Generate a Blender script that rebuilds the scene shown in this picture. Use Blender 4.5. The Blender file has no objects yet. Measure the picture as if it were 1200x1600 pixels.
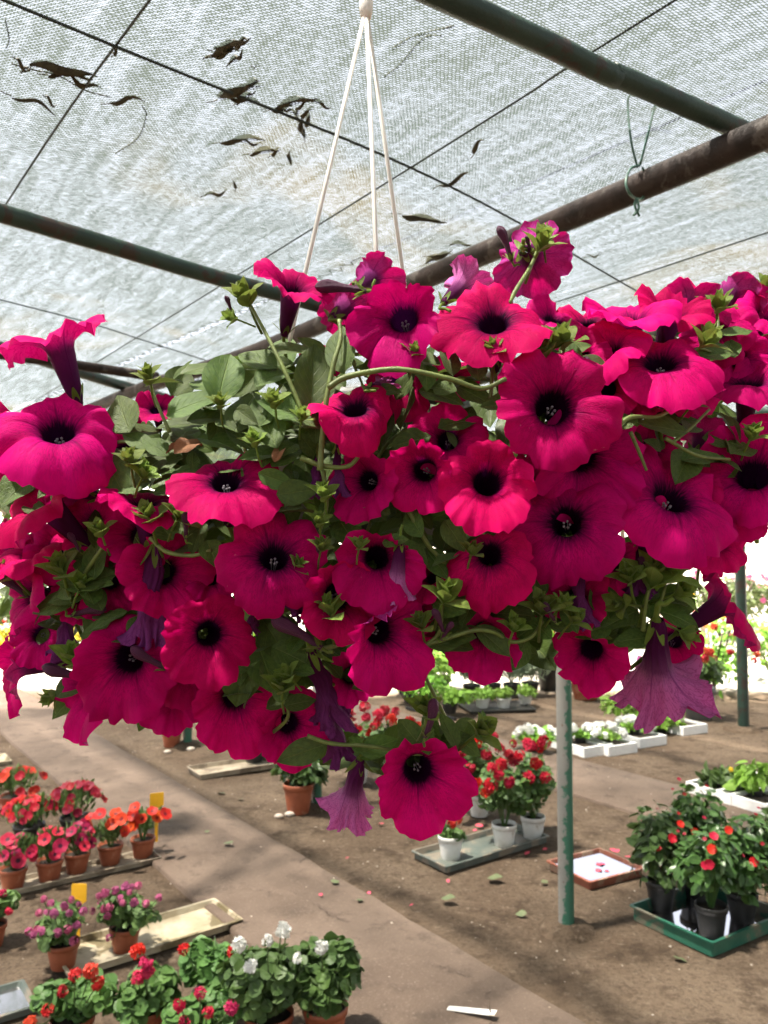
import bpy, math, random
from mathutils import Vector, Matrix, noise
PI = math.pi; RAD = math.radians
sc = bpy.context.scene
col = sc.collection

# ------------------------------------------------------------------ camera, sky, sun, exposure
F, CX, CY, PITCH, CAMZ = 1280.0, 600.0, 800.0, RAD(2.8), 1.6
cam_d = bpy.data.cameras.new('camera'); cam = bpy.data.objects.new('camera', cam_d); col.objects.link(cam)
cam.location = (0, 0, CAMZ); cam.rotation_euler = (PI/2 + PITCH, 0, 0)
cam_d.sensor_fit = 'VERTICAL'; cam_d.sensor_height = 24; cam_d.sensor_width = 18; cam_d.lens = 19.2
cam_d.clip_start = .05; cam_d.clip_end = 3000
cam_d.dof.use_dof = True; cam_d.dof.focus_distance = .74; cam_d.dof.aperture_fstop = 8.5
sc.camera = cam
SUN_EL, SUN_AZ = RAD(71), RAD(-108)          # azimuth from +Y, clockwise; the sun stands high on the left
sd = Vector((math.sin(SUN_AZ)*math.cos(SUN_EL), math.cos(SUN_AZ)*math.cos(SUN_EL), math.sin(SUN_EL)))
w = bpy.data.worlds.new('World'); sc.world = w; w.use_nodes = True
nt = w.node_tree; nt.nodes.clear()
sky = nt.nodes.new('ShaderNodeTexSky'); sky.sky_type = 'NISHITA'; sky.sun_disc = False
sky.sun_elevation = SUN_EL; sky.sun_rotation = SUN_AZ; sky.dust_density = 1.0; sky.air_density = 1.0; sky.ozone_density = 1.0
bg = nt.nodes.new('ShaderNodeBackground'); bg.inputs[1].default_value = .064
wo = nt.nodes.new('ShaderNodeOutputWorld')
hz = nt.nodes.new('ShaderNodeHueSaturation'); hz.inputs['Saturation'].default_value = .25     # thin white haze over the whole sky
nt.links.new(sky.outputs[0], hz.inputs['Color']); nt.links.new(hz.outputs[0], bg.inputs[0]); nt.links.new(bg.outputs[0], wo.inputs[0])
sl = bpy.data.lights.new('sun', 'SUN'); so = bpy.data.objects.new('sun', sl); col.objects.link(so)
sl.energy = 5.0; sl.angle = RAD(3.6); sl.color = (1, .93, .82)
so.rotation_euler = (-sd).to_track_quat('-Z', 'Y').to_euler()
sc.view_settings.view_transform = 'Standard'; sc.view_settings.look = 'None'
sc.view_settings.exposure = 2.5; sc.view_settings.gamma = 1.0
sc.render.engine = 'CYCLES'
cy = sc.cycles
cy.use_denoising = True; cy.max_bounces = 6; cy.diffuse_bounces = 3; cy.adaptive_threshold = .025; cy.glossy_bounces = 2; cy.transmission_bounces = 4
cy.transparent_max_bounces = 10; cy.sample_clamp_indirect = 6; cy.caustics_reflective = False; cy.caustics_refractive = False

# ------------------------------------------------------------------ pixel to place
CAM = Vector((0, 0, CAMZ)); cP, sP = math.cos(PITCH), math.sin(PITCH)
def ray(px, py):
    x = (px-CX)/F; y = (CY-py)/F
    return Vector((x, cP - y*sP, sP + y*cP))
def at(px, py, Y):
    d = ray(px, py); return CAM + d*(Y/d.y)
def on(px, py, z=0.0):
    d = ray(px, py); return CAM + d*((z-CAMZ)/d.z)
ANG = RAD(36)
U = Vector((-math.sin(ANG), math.cos(ANG), 0)); V = Vector((math.cos(ANG), math.sin(ANG), 0))
def dt(d, t, z): return V*d + U*t + Vector((0, 0, z))

# ------------------------------------------------------------------ mesh helpers
class MB:
    def __init__(s): s.v = []; s.f = []; s.uv = []; s.mi = []
    def add(s, p, uv=(0, 0)): s.v.append(tuple(p)); s.uv.append(uv); return len(s.v)-1
    def face(s, *i, m=0): s.f.append(i); s.mi.append(m)
    def grid(s, rows, uvs=None, m=0, flip=False):
        n = len(rows[0]); b = len(s.v)
        for i, r in enumerate(rows):
            for j, p in enumerate(r): s.add(p, uvs[i][j] if uvs else (j/(n-1), i/max(1, len(rows)-1)))
        for i in range(len(rows)-1):
            for j in range(n-1):
                q = (b+i*n+j, b+i*n+j+1, b+(i+1)*n+j+1, b+(i+1)*n+j)
                s.face(*(q[::-1] if flip else q), m=m)
    def box(s, c, h, M=None, m=0):
        b = len(s.v); c = Vector(c)
        for x in (-1, 1):
            for y in (-1, 1):
                for z in (-1, 1):
                    p = c + Vector((x*h[0], y*h[1], z*h[2])); s.add(M @ p if M else p)
        for q in ((0, 1, 3, 2), (4, 6, 7, 5), (0, 4, 5, 1), (2, 3, 7, 6), (0, 2, 6, 4), (1, 5, 7, 3)): s.face(*[b+k for k in q], m=m)
    def tube(s, pts, rad, n=8, cap=True, m=0):
        pts = [Vector(p) for p in pts]; b = len(s.v); k = len(pts)
        rs = rad if isinstance(rad, (list, tuple)) else [rad]*k
        prev = None
        for i, p in enumerate(pts):
            d = (pts[min(i+1, k-1)] - pts[max(i-1, 0)]).normalized()
            if prev is None: prev = d.orthogonal().normalized()
            x = (prev - d*prev.dot(d)); x = x.normalized() if x.length > 1e-6 else d.orthogonal().normalized()
            prev = x; y = d.cross(x)
            for j in range(n):
                a = 2*PI*j/n; s.add(p + (x*math.cos(a)+y*math.sin(a))*rs[i], (j/n, i/max(1, k-1)))
        for i in range(k-1):
            for j in range(n): s.face(b+i*n+j, b+i*n+(j+1) % n, b+(i+1)*n+(j+1) % n, b+(i+1)*n+j, m=m)
        if cap:
            s.face(*[b+j for j in range(n)][::-1], m=m); s.face(*[b+(k-1)*n+j for j in range(n)], m=m)
    def lathe(s, prof, n=24, c=(0, 0, 0), m=0):
        b = len(s.v); k = len(prof); c = Vector(c)
        for i, (r, z) in enumerate(prof):
            for j in range(n):
                a = 2*PI*j/n; s.add(c+Vector((r*math.cos(a), r*math.sin(a), z)), (j/n, i/(k-1)))
        for i in range(k-1):
            for j in range(n): s.face(b+i*n+j, b+i*n+(j+1) % n, b+(i+1)*n+(j+1) % n, b+(i+1)*n+j, m=m)
    def merge(s, o, M, m=None):
        b = len(s.v)
        s.v += [tuple(M @ Vector(p)) for p in o.v]; s.uv += o.uv
        s.f += [tuple(b+i for i in f) for f in o.f]; s.mi += o.mi if m is None else [m]*len(o.f)
    def mesh(s, name, mats, smooth=True):
        me = bpy.data.meshes.new(name); me.from_pydata(s.v, [], s.f)
        for q in (mats if isinstance(mats, (list, tuple)) else [mats]): me.materials.append(q)
        me.polygons.foreach_set('material_index', s.mi)
        me.polygons.foreach_set('use_smooth', [smooth]*len(s.f))
        ul = me.uv_layers.new(name='UVMap'); li = [0]*len(me.loops); me.loops.foreach_get('vertex_index', li)
        ul.data.foreach_set('uv', [c for i in li for c in s.uv[i]])
        me.update(); return me
    def build(s, name, mats, parent=None, smooth=True): return link(name, s.mesh(name, mats, smooth), parent)
def link(name, me, parent=None, M=None, kind=None):
    o = bpy.data.objects.new(name, me); col.objects.link(o); o.parent = parent
    if M is not None: o.matrix_local = M
    if kind: o['kind'] = kind
    return o
def tag(o, label, cat, group=None):
    o['label'] = label; o['category'] = cat
    if group: o['group'] = group
    return o
def thing(name, label, cat, loc=(0, 0, 0), rz=0, group=None):
    o = bpy.data.objects.new(name, None); col.objects.link(o); o.location = loc; o.rotation_euler = (0, 0, rz); o.empty_display_size = .05
    return tag(o, label, cat, group)
def spline(pts, n=6):
    pts = [Vector(p) for p in pts]; P = [pts[0]*2-pts[1]] + pts + [pts[-1]*2-pts[-2]]; out = []
    for i in range(1, len(P)-2):
        for k in range(n):
            t = k/n; a, b, c, d = P[i-1], P[i], P[i+1], P[i+2]
            out.append(.5*((2*b)+(c-a)*t+(2*a-5*b+4*c-d)*t*t+(3*b-a-3*c+d)*t**3))
    return out+[pts[-1]]

# ------------------------------------------------------------------ materials
def newmat(name):
    m = bpy.data.materials.new(name); m.use_nodes = True; t = m.node_tree; t.nodes.clear()
    o = t.nodes.new('ShaderNodeOutputMaterial'); return m, t, o
class NT:
    def __init__(s, t): s.t = t
    def n(s, ty, ins={}, **kw):
        x = s.t.nodes.new(ty)
        for k, v in kw.items(): setattr(x, k, v)
        for k, v in ins.items():
            if hasattr(v, 'is_linked') or isinstance(v, bpy.types.NodeSocket): s.t.links.new(v, x.inputs[k])
            else: x.inputs[k].default_value = v
        return x
    def math(s, op, a, b=0.0, c=0.0, clamp=False):
        x = s.n('ShaderNodeMath', {0: a, 1: b, 2: c}, operation=op); x.use_clamp = clamp; return x.outputs[0]
    def ramp(s, f, lo, hi): return s.n('ShaderNodeMapRange', {0: f, 1: lo, 2: hi, 3: 0.0, 4: 1.0}, interpolation_type='SMOOTHSTEP').outputs[0]
    def mix(s, f, a, b):
        x = s.n('ShaderNodeMix', data_type='RGBA')
        for k, v in ((0, f), (6, a), (7, b)):
            if isinstance(v, bpy.types.NodeSocket): s.t.links.new(v, x.inputs[k])
            else: x.inputs[k].default_value = v if k == 0 or len(v) == 4 else (*v, 1)
        return x.outputs[2]
    def noise(s, vec, scale, detail=3, rough=.5, dist=0):
        return s.n('ShaderNodeTexNoise', {'Vector': vec, 'Scale': scale, 'Detail': detail, 'Roughness': rough, 'Distortion': dist}).outputs[0]
def C4(c): return (*c, 1)

def surf(name, c1, c2=None, scale=8, rough=.6, bump=.2, bscale=60, c3=None, s3=2.0, lo=.35, hi=.65, spec=.4, metal=0, bdist=.01):
    m, t, o = newmat(name); N = NT(t)
    tc = N.n('ShaderNodeTexCoord').outputs['Object']
    c = C4(c1)
    if c2: c = N.mix(N.ramp(N.noise(tc, scale, 5, .6), lo, hi), c1, c2)
    if c3: c = N.mix(N.ramp(N.noise(tc, s3, 6, .65, .5), .52, .6), c, c3)
    p = N.n('ShaderNodeBsdfPrincipled', {'Base Color': c, 'Roughness': rough, 'Specular IOR Level': spec, 'Metallic': metal})
    if bump:
        b = N.n('ShaderNodeBump', {'Height': N.noise(tc, bscale, 5, .65), 'Strength': bump, 'Distance': bdist}); t.links.new(b.outputs[0], p.inputs['Normal'])
    t.links.new(p.outputs[0], o.inputs[0]); return m

def petal_mat(name, col_a, col_b, back, throat, trans=.31, vein=.85):
    m, t, o = newmat(name); N = NT(t)
    uv = N.n('ShaderNodeSeparateXYZ', {0: N.n('ShaderNodeUVMap').outputs[0]}); u, v = uv.outputs[0], uv.outputs[1]
    rnd = N.n('ShaderNodeObjectInfo').outputs['Random']
    w_ = N.math('ABSOLUTE', N.math('SUBTRACT', N.math('FRACT', N.math('ADD', u, .5)), .5))
    wob = N.noise(N.n('ShaderNodeCombineXYZ', {0: N.math('MULTIPLY', u, 1.5), 1: N.math('MULTIPLY', v, 4), 2: rnd}).outputs[0], 3)
    mainv = N.math('MULTIPLY', N.ramp(N.math('ADD', w_, N.math('MULTIPLY', N.math('SUBTRACT', wob, .5), .04)), .055, .0), N.ramp(v, .98, .5))
    # side veins fan out of the midvein towards the rim
    fanc = N.math('SUBTRACT', N.math('MULTIPLY', v, 9.0), N.math('MULTIPLY', w_, 22.0))
    sidev = N.ramp(N.math('ABSOLUTE', N.math('SUBTRACT', N.math('FRACT', N.math('ADD', fanc, N.math('MULTIPLY', wob, 1.3))), .5)), .10, .0)
    fine = N.noise(N.n('ShaderNodeCombineXYZ', {0: N.math('MULTIPLY', u, 16), 1: N.math('MULTIPLY', v, 7), 2: N.math('MULTIPLY', rnd, 9)}).outputs[0], 1.0, 3, .6)
    finev = N.ramp(N.math('ABSOLUTE', N.math('SUBTRACT', fine, .5)), .05, .0)
    vm = N.math('MULTIPLY', N.math('MAXIMUM', mainv, N.math('MAXIMUM', N.math('MULTIPLY', sidev, .6), N.math('MULTIPLY', finev, .75))), N.ramp(v, 1.08, .42))
    mott = N.noise(N.n('ShaderNodeCombineXYZ', {0: N.math('MULTIPLY', u, 1.0), 1: N.math('MULTIPLY', v, 2.5), 2: N.math('MULTIPLY', rnd, 30)}).outputs[0], 1.6, 4)
    base = N.mix(N.ramp(mott, .3, .7), col_a, col_b)
    dark = tuple(x*.22 for x in throat[:1]) + tuple(throat[1:])
    base = N.mix(N.math('MULTIPLY', vm, vein), base, (col_a[0]*.28, .001, col_a[2]*.45))
    rays = N.math('ADD', v, N.math('MULTIPLY', N.math('SUBTRACT', fine, .5), .30))
    base = N.mix(N.math('MULTIPLY', N.ramp(rays, .60, .40), .75), base, (.16, .001, .065))
    base = N.mix(N.ramp(rays, .45, .31), base, throat)
    scf = N.noise(N.n('ShaderNodeCombineXYZ', {0: N.math('MULTIPLY', u, 5), 1: N.math('MULTIPLY', v, 11), 2: N.math('MULTIPLY', rnd, 50)}).outputs[0], 1.3, 5, .75)
    base = N.mix(N.math('MULTIPLY', N.math('MULTIPLY', N.ramp(scf, .66, .76), N.ramp(v, .5, .7)), .6), base, (.72, .30, .42))
    bk = N.mix(N.math('MULTIPLY', N.math('MAXIMUM', mainv, N.math('MULTIPLY', finev, .8)), .8), back, (back[0]*.35, back[1]*.2, back[2]*.4))
    bk = N.mix(N.ramp(v, .5, .15), bk, (.10, .012, .075))
    geo = N.n('ShaderNodeNewGeometry').outputs['Backfacing']
    c = N.mix(geo, base, bk)
    hs = N.n('ShaderNodeHueSaturation', {'Hue': N.math('ADD', .486, N.math('MULTIPLY', rnd, .022)), 'Saturation': 1.0, 'Value': N.math('ADD', .80, N.math('MULTIPLY', N.math('FRACT', N.math('MULTIPLY', rnd, 7.3)), .32)), 'Color': c}).outputs[0]
    bmp = N.n('ShaderNodeBump', {'Height': N.math('ADD', N.math('MULTIPLY', vm, -1.0), N.math('MULTIPLY', fine, .6)), 'Strength': .45, 'Distance': .0018}).outputs[0]
    p = N.n('ShaderNodeBsdfPrincipled', {'Base Color': hs, 'Roughness': .6, 'Specular IOR Level': .05, 'Normal': bmp})
    tr = N.n('ShaderNodeBsdfTranslucent', {'Color': N.mix(geo, base, base), 'Normal': bmp})
    ms = N.n('ShaderNodeMixShader', {0: trans, 1: p.outputs[0], 2: tr.outputs[0]})
    t.links.new(ms.outputs[0], o.inputs[0]); return m

def leaf_mat(name, c1, c2, veinc, trans=.32, rough=.5, tcol=None):
    m, t, o = newmat(name); N = NT(t)
    uv = N.n('ShaderNodeSeparateXYZ', {0: N.n('ShaderNodeUVMap').outputs[0]}); u, v = uv.outputs[0], uv.outputs[1]
    rnd = N.n('ShaderNodeObjectInfo').outputs['Random']
    a = N.math('ABSOLUTE', N.math('SUBTRACT', u, .5))
    mid = N.ramp(a, .028, .006)
    lat = N.math('SUBTRACT', N.math('MULTIPLY', v, 6.5), N.math('MULTIPLY', a, 5.0))
    latd = N.math('ABSOLUTE', N.math('SUBTRACT', N.math('FRACT', lat), .5))
    latv = N.ramp(latd, .06, .0)
    tc = N.n('ShaderNodeTexCoord').outputs['Object']
    ns = N.noise(tc, 55, 4, .6); ns2 = N.noise(N.n('ShaderNodeVectorMath', {0: tc, 1: N.n('ShaderNodeCombineXYZ', {0: N.math('MULTIPLY', rnd, 7.0)}).outputs[0]}, operation='ADD').outputs[0], 12, 3)
    base = N.mix(N.ramp(ns2, .3, .7), c1, c2)
    base = N.mix(N.math('MULTIPLY', N.math('MAXIMUM', mid, N.math('MULTIPLY', latv, .45)), .6), base, veinc)
    base = N.mix(N.math('MULTIPLY', N.n('ShaderNodeNewGeometry').outputs['Backfacing'], .45), base, veinc)
    hs = N.n('ShaderNodeHueSaturation', {'Hue': N.math('ADD', .485, N.math('MULTIPLY', rnd, .025)), 'Saturation': 1.08, 'Value': N.math('ADD', .75, N.math('MULTIPLY', rnd, .5)), 'Color': base}).outputs[0]
    h = N.math('ADD', N.math('MULTIPLY', N.math('MAXIMUM', mid, latv), -1.0), N.math('MULTIPLY', ns, .5))
    bmp = N.n('ShaderNodeBump', {'Height': h, 'Strength': .5, 'Distance': .0025}).outputs[0]
    p = N.n('ShaderNodeBsdfPrincipled', {'Base Color': hs, 'Roughness': rough, 'Specular IOR Level': .4, 'Sheen Weight': .1, 'Normal': bmp})
    tr = N.n('ShaderNodeBsdfTranslucent', {'Color': C4(tcol) if tcol else hs, 'Normal': bmp})
    ms = N.n('ShaderNodeMixShader', {0: trans, 1: p.outputs[0], 2: tr.outputs[0]})
    t.links.new(ms.outputs[0], o.inputs[0]); return m

def simple_petal(name, c, eye=None, trans=.25):
    m, t, o = newmat(name); N = NT(t)
    uv = N.n('ShaderNodeSeparateXYZ', {0: N.n('ShaderNodeUVMap').outputs[0]}); v = uv.outputs[1]
    rnd = N.n('ShaderNodeObjectInfo').outputs['Random']
    base = C4(c)
    if eye: base = N.mix(N.ramp(v, .42, .22), c, eye)
    hs = N.n('ShaderNodeHueSaturation', {'Hue': N.math('ADD', .49, N.math('MULTIPLY', rnd, .02)), 'Value': N.math('ADD', .8, N.math('MULTIPLY', rnd, .35)), 'Color': base}).outputs[0]
    p = N.n('ShaderNodeBsdfPrincipled', {'Base Color': hs, 'Roughness': .55, 'Specular IOR Level': .3})
    tr = N.n('ShaderNodeBsdfTranslucent', {'Color': hs})
    ms = N.n('ShaderNodeMixShader', {0: trans, 1: p.outputs[0], 2: tr.outputs[0]})
    t.links.new(ms.outputs[0], o.inputs[0]); return m

M = {}
MAG = (.52, .0015, .108); MAG2 = (.66, .002, .142)
M['petal'] = petal_mat('petunia_petal', MAG, MAG2, (.34, .035, .215), (.016, .001, .018))
M['wilt'] = petal_mat('wilted_petal', (.17, .012, .12), (.26, .03, .2), (.19, .035, .17), (.03, .004, .03), trans=.2)
M['pale'] = petal_mat('pale_petal', (.42, .02, .17), (.52, .03, .22), (.55, .16, .42), (.03, .002, .03), trans=.3)
M['leaf'] = leaf_mat('petunia_leaf', (.060, .108, .022), (.092, .152, .031), (.17, .23, .068))
M['tip'] = leaf_mat('young_leaf', (.15, .225, .038), (.19, .275, .052), (.24, .32, .09), trans=.38)
M['stem'] = surf('petunia_stem', (.15, .20, .05), (.10, .125, .035), 60, .5, .3, 300, bdist=.002)
M['bud'] = surf('petunia_bud', (.10, .012, .06), (.05, .008, .035), 90, .5, .6, 200, bdist=.002)
M['dry'] = surf('dry_petal', (.36, .17, .08), (.22, .09, .045), 60, .7, .6, 150, bdist=.003)
M['anther'] = surf('anther', (.20, .17, .20), None, rough=.6, bump=0)
M['string'] = surf('hanger_plastic', (.78, .76, .72), (.68, .66, .62), 20, .35, .05)
M['potdark'] = surf('dark_plastic', (.03, .035, .03), (.045, .05, .045), 12, .45, .1)
M['pipe_brown'] = surf('rusty_brown_pipe', (.018, .013, .011), (.040, .028, .023), 14, .6, .5, 90, c3=(.075, .065, .058), s3=9, bdist=.004, spec=.2)
M['pipe_green'] = surf('green_painted_pipe', (.014, .034, .025), (.024, .048, .035), 10, .45, .35, 120, c3=(.035, .024, .017), s3=12, bdist=.003)
M['wire'] = surf('support_wire', (.03, .04, .035), None, rough=.6, bump=0)
M['greenwire'] = surf('coated_tie_wire', (.05, .12, .09), None, rough=.45, bump=0)
M['debris'] = surf('dry_pod', (.035, .030, .018), (.075, .065, .035), 50, .8, .6, 200, bdist=.003)
M['terracotta'] = surf('terracotta_plastic', (.33, .095, .045), (.27, .075, .035), 18, .5, .15, 60, c3=(.36, .15, .09), s3=7)
M['blackpot'] = surf('black_pot_plastic', (.018, .018, .018), (.032, .03, .028), 15, .4, .1)
M['whitepot'] = surf('white_pot_plastic', (.72, .71, .68), (.62, .60, .56), 14, .4, .1, c3=(.45, .40, .33), s3=9)
M['greypot'] = surf('grey_pot_plastic', (.10, .105, .10), (.14, .14, .135), 12, .5, .1)
M['greentray'] = surf('green_tray_plastic', (.015, .085, .055), (.025, .11, .07), 9, .4, .15, c3=(.12, .11, .08), s3=6)
M['greytray'] = surf('grey_green_tray', (.075, .095, .085), (.12, .13, .11), 9, .5, .3, c3=(.2, .17, .13), s3=6)
M['creamtray'] = surf('weathered_cream_tray', (.46, .40, .29), (.34, .28, .18), 7, .6, .4, c3=(.14, .11, .055), s3=5)
M['wood'] = surf('weathered_wood', (.38, .32, .235), (.27, .22, .155), 11, .75, .6, 70, c3=(.18, .14, .10), s3=5)
M['browntray'] = surf('brown_tray_plastic', (.26, .085, .05), (.19, .062, .038), 9, .45, .2, c3=(.3, .2, .14), s3=6)
M['foam'] = surf('white_polystyrene', (.84, .84, .82), (.78, .78, .76), 30, .7, .3, 200, bdist=.003)
M['soilpot'] = surf('potting_soil', (.03, .022, .016), (.06, .045, .032), 60, .95, 1, 120)
M['yellow'] = surf('yellow_tag_plastic', (.80, .42, .02), (.74, .38, .02), 10, .45, .05)
M['stone'] = surf('pale_stone', (.5, .43, .36), (.38, .32, .26), 30, .8, .5)
M['leaflitter'] = surf('fallen_leaf', (.12, .135, .065), (.085, .115, .05), 40, .7, .2)
M['petallitter'] = surf('fallen_petal', (.6, .08, .10), (.5, .05, .12), 40, .7, .1)
M['ger_leaf'] = leaf_mat('geranium_leaf', (.055, .12, .03), (.085, .165, .04), (.12, .2, .06), trans=.25)
M['bright_leaf'] = leaf_mat('basil_leaf', (.17, .32, .05), (.22, .4, .07), (.28, .42, .12), trans=.35)
M['lav_leaf'] = leaf_mat('lavender_leaf', (.21, .27, .17), (.28, .33, .23), (.3, .35, .25), trans=.25)
M['man_leaf'] = leaf_mat('glossy_leaf', (.035, .08, .018), (.055, .115, .028), (.11, .17, .05), trans=.2, rough=.32)
M['cal_leaf'] = leaf_mat('calibrachoa_leaf', (.085, .15, .045), (.12, .2, .06), (.15, .22, .08), trans=.28)
M['yel_leaf'] = leaf_mat('yellow_shrub_leaf', (.42, .36, .04), (.5, .44, .06), (.5, .45, .1), trans=.3)
M['tree_leaf'] = leaf_mat('tree_leaf', (.08, .12, .035), (.12, .165, .05), (.15, .2, .07), trans=.25)
M['bark'] = surf('bark', (.14, .105, .075), (.09, .065, .045), 20, .85, 1, 50, bdist=.02)
M['fl_red'] = simple_petal('red_geranium', (.48, .008, .022))
M['fl_deepred'] = simple_petal('deep_red_petal', (.27, .005, .022))
M['fl_coral'] = simple_petal('coral_petal', (.52, .028, .022))
M['fl_orange'] = simple_petal('orange_petal', (.58, .045, .012), (.2, .01, .01))
M['fl_magenta'] = simple_petal('magenta_petal', (.42, .012, .06), (.05, .002, .02))
M['fl_hotpink'] = simple_petal('hot_pink_petal', (.52, .02, .085))
M['fl_pink'] = simple_petal('soft_pink_petal', (.50, .11, .24), (.3, .03, .14))
M['fl_white'] = simple_petal('white_petal', (.82, .82, .78))
M['fl_purple'] = simple_petal('purple_petal', (.12, .03, .30))
M['fl_yellow'] = simple_petal('yellow_petal', (.75, .5, .03))

def post_mat():
    m, t, o = newmat('peeling_green_post'); N = NT(t)
    tc = N.n('ShaderNodeTexCoord').outputs['Object']
    x = N.n('ShaderNodeSeparateXYZ', {0: tc})
    n1 = N.noise(tc, 22, 7, .7)
    bias = N.math('ADD', N.math('MULTIPLY', x.outputs[0], -7.0), N.math('MULTIPLY', N.math('SUBTRACT', x.outputs[2], .9), .12))
    f = N.ramp(N.math('ADD', n1, bias), .46, .52)
    c = N.mix(f, N.mix(N.noise(tc, 60, 4), (.022, .10, .062), (.035, .135, .085)), N.mix(N.noise(tc, 9, 4), (.25, .24, .215), (.16, .16, .148)))
    c = N.mix(N.ramp(N.noise(tc, 45, 5, .7), .62, .70), c, (.12, .07, .04))
    b = N.n('ShaderNodeBump', {'Height': f, 'Strength': .5, 'Distance': .002})
    p = N.n('ShaderNodeBsdfPrincipled', {'Base Color': c, 'Roughness': .55, 'Normal': b.outputs[0]})
    t.links.new(p.outputs[0], o.inputs[0]); return m
M['post'] = post_mat()

def soil_mat():
    m, t, o = newmat('sandy_soil'); N = NT(t)
    tc = N.n('ShaderNodeTexCoord').outputs['Object']
    big = N.noise(tc, 1.1, 6, .62, .6); med = N.noise(tc, 5.5, 6, .65); fin = N.noise(tc, 48, 6, .75); fin2 = N.noise(tc, 26, 6, .75)
    c = N.mix(N.ramp(big, .36, .66), (.125, .087, .058), (.178, .130, .090))
    c = N.mix(N.math('MULTIPLY', N.ramp(med, .50, .66), .85), c, (.068, .046, .030))
    c = N.mix(N.math('MULTIPLY', N.ramp(fin, .47, .64), .62), c, (.060, .041, .028))
    c = N.mix(N.math('MULTIPLY', N.ramp(fin2, .54, .66), .6), c, (.235, .18, .13))
    # sun glare of the yard past the net, put into a paler ground colour
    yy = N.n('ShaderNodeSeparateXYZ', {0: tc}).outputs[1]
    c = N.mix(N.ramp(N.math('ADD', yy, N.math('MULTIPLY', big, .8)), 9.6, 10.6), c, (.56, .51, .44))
    h = N.math('ADD', N.math('MULTIPLY', med, 1.2), N.math('ADD', N.math('MULTIPLY', fin, .35), N.math('MULTIPLY', fin2, .7)))
    b = N.n('ShaderNodeBump', {'Height': h, 'Strength': 1.0, 'Distance': .045})
    p = N.n('ShaderNodeBsdfPrincipled', {'Base Color': c, 'Roughness': .95, 'Specular IOR Level': .15, 'Normal': b.outputs[0]})
    t.links.new(p.outputs[0], o.inputs[0]); return m
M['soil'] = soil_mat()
def concrete_mat():
    m, t, o = newmat('worn_path_concrete'); N = NT(t)
    tc = N.n('ShaderNodeTexCoord').outputs['Object']
    big = N.noise(tc, 1.6, 6, .6, .4); fin = N.noise(tc, 90, 4, .7); med = N.noise(tc, 9, 6, .7)
    c = N.mix(N.ramp(big, .35, .65), (.104, .074, .055), (.138, .100, .076))
    c = N.mix(N.math('MULTIPLY', N.ramp(med, .5, .66), .7), c, (.072, .052, .039))
    c = N.mix(N.math('MULTIPLY', N.ramp(fin, .55, .68), .55), c, (.22, .168, .13))
    vor = N.n('ShaderNodeTexVoronoi', {'Vector': N.n('ShaderNodeVectorMath', {0: tc, 1: N.n('ShaderNodeCombineXYZ', {0: N.math('MULTIPLY', med, .35), 1: N.math('MULTIPLY', big, .5)}).outputs[0]}, operation='ADD').outputs[0], 'Scale': .75}, feature='DISTANCE_TO_EDGE').outputs['Distance']
    crack = N.math('MULTIPLY', N.ramp(vor, .004, .0), N.ramp(med, .48, .62))
    c = N.mix(N.math('MULTIPLY', crack, .75), c, (.07, .05, .04))
    b = N.n('ShaderNodeBump', {'Height': N.math('SUBTRACT', N.math('ADD', N.math('MULTIPLY', med, .6), N.math('MULTIPLY', fin, .25)), crack), 'Strength': .7, 'Distance': .02})
    p = N.n('ShaderNodeBsdfPrincipled', {'Base Color': c, 'Roughness': .85, 'Specular IOR Level': .25, 'Normal': b.outputs[0]})
    t.links.new(p.outputs[0], o.inputs[0]); return m
M['path'] = concrete_mat()
def water_mat():
    m, t, o = newmat('still_water'); N = NT(t)
    p = N.n('ShaderNodeBsdfPrincipled', {'Base Color': (.05, .04, .035, 1), 'Roughness': .03, 'IOR': 1.33, 'Specular IOR Level': 1.0})
    gl = N.n('ShaderNodeBsdfGlossy', {'Color': (.92, .90, .95, 1), 'Roughness': .015}); mx = N.n('ShaderNodeMixShader', {0: .8, 1: p.outputs[0], 2: gl.outputs[0]})
    t.links.new(mx.outputs[0], o.inputs[0]); return m
M['water'] = water_mat()
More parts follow.
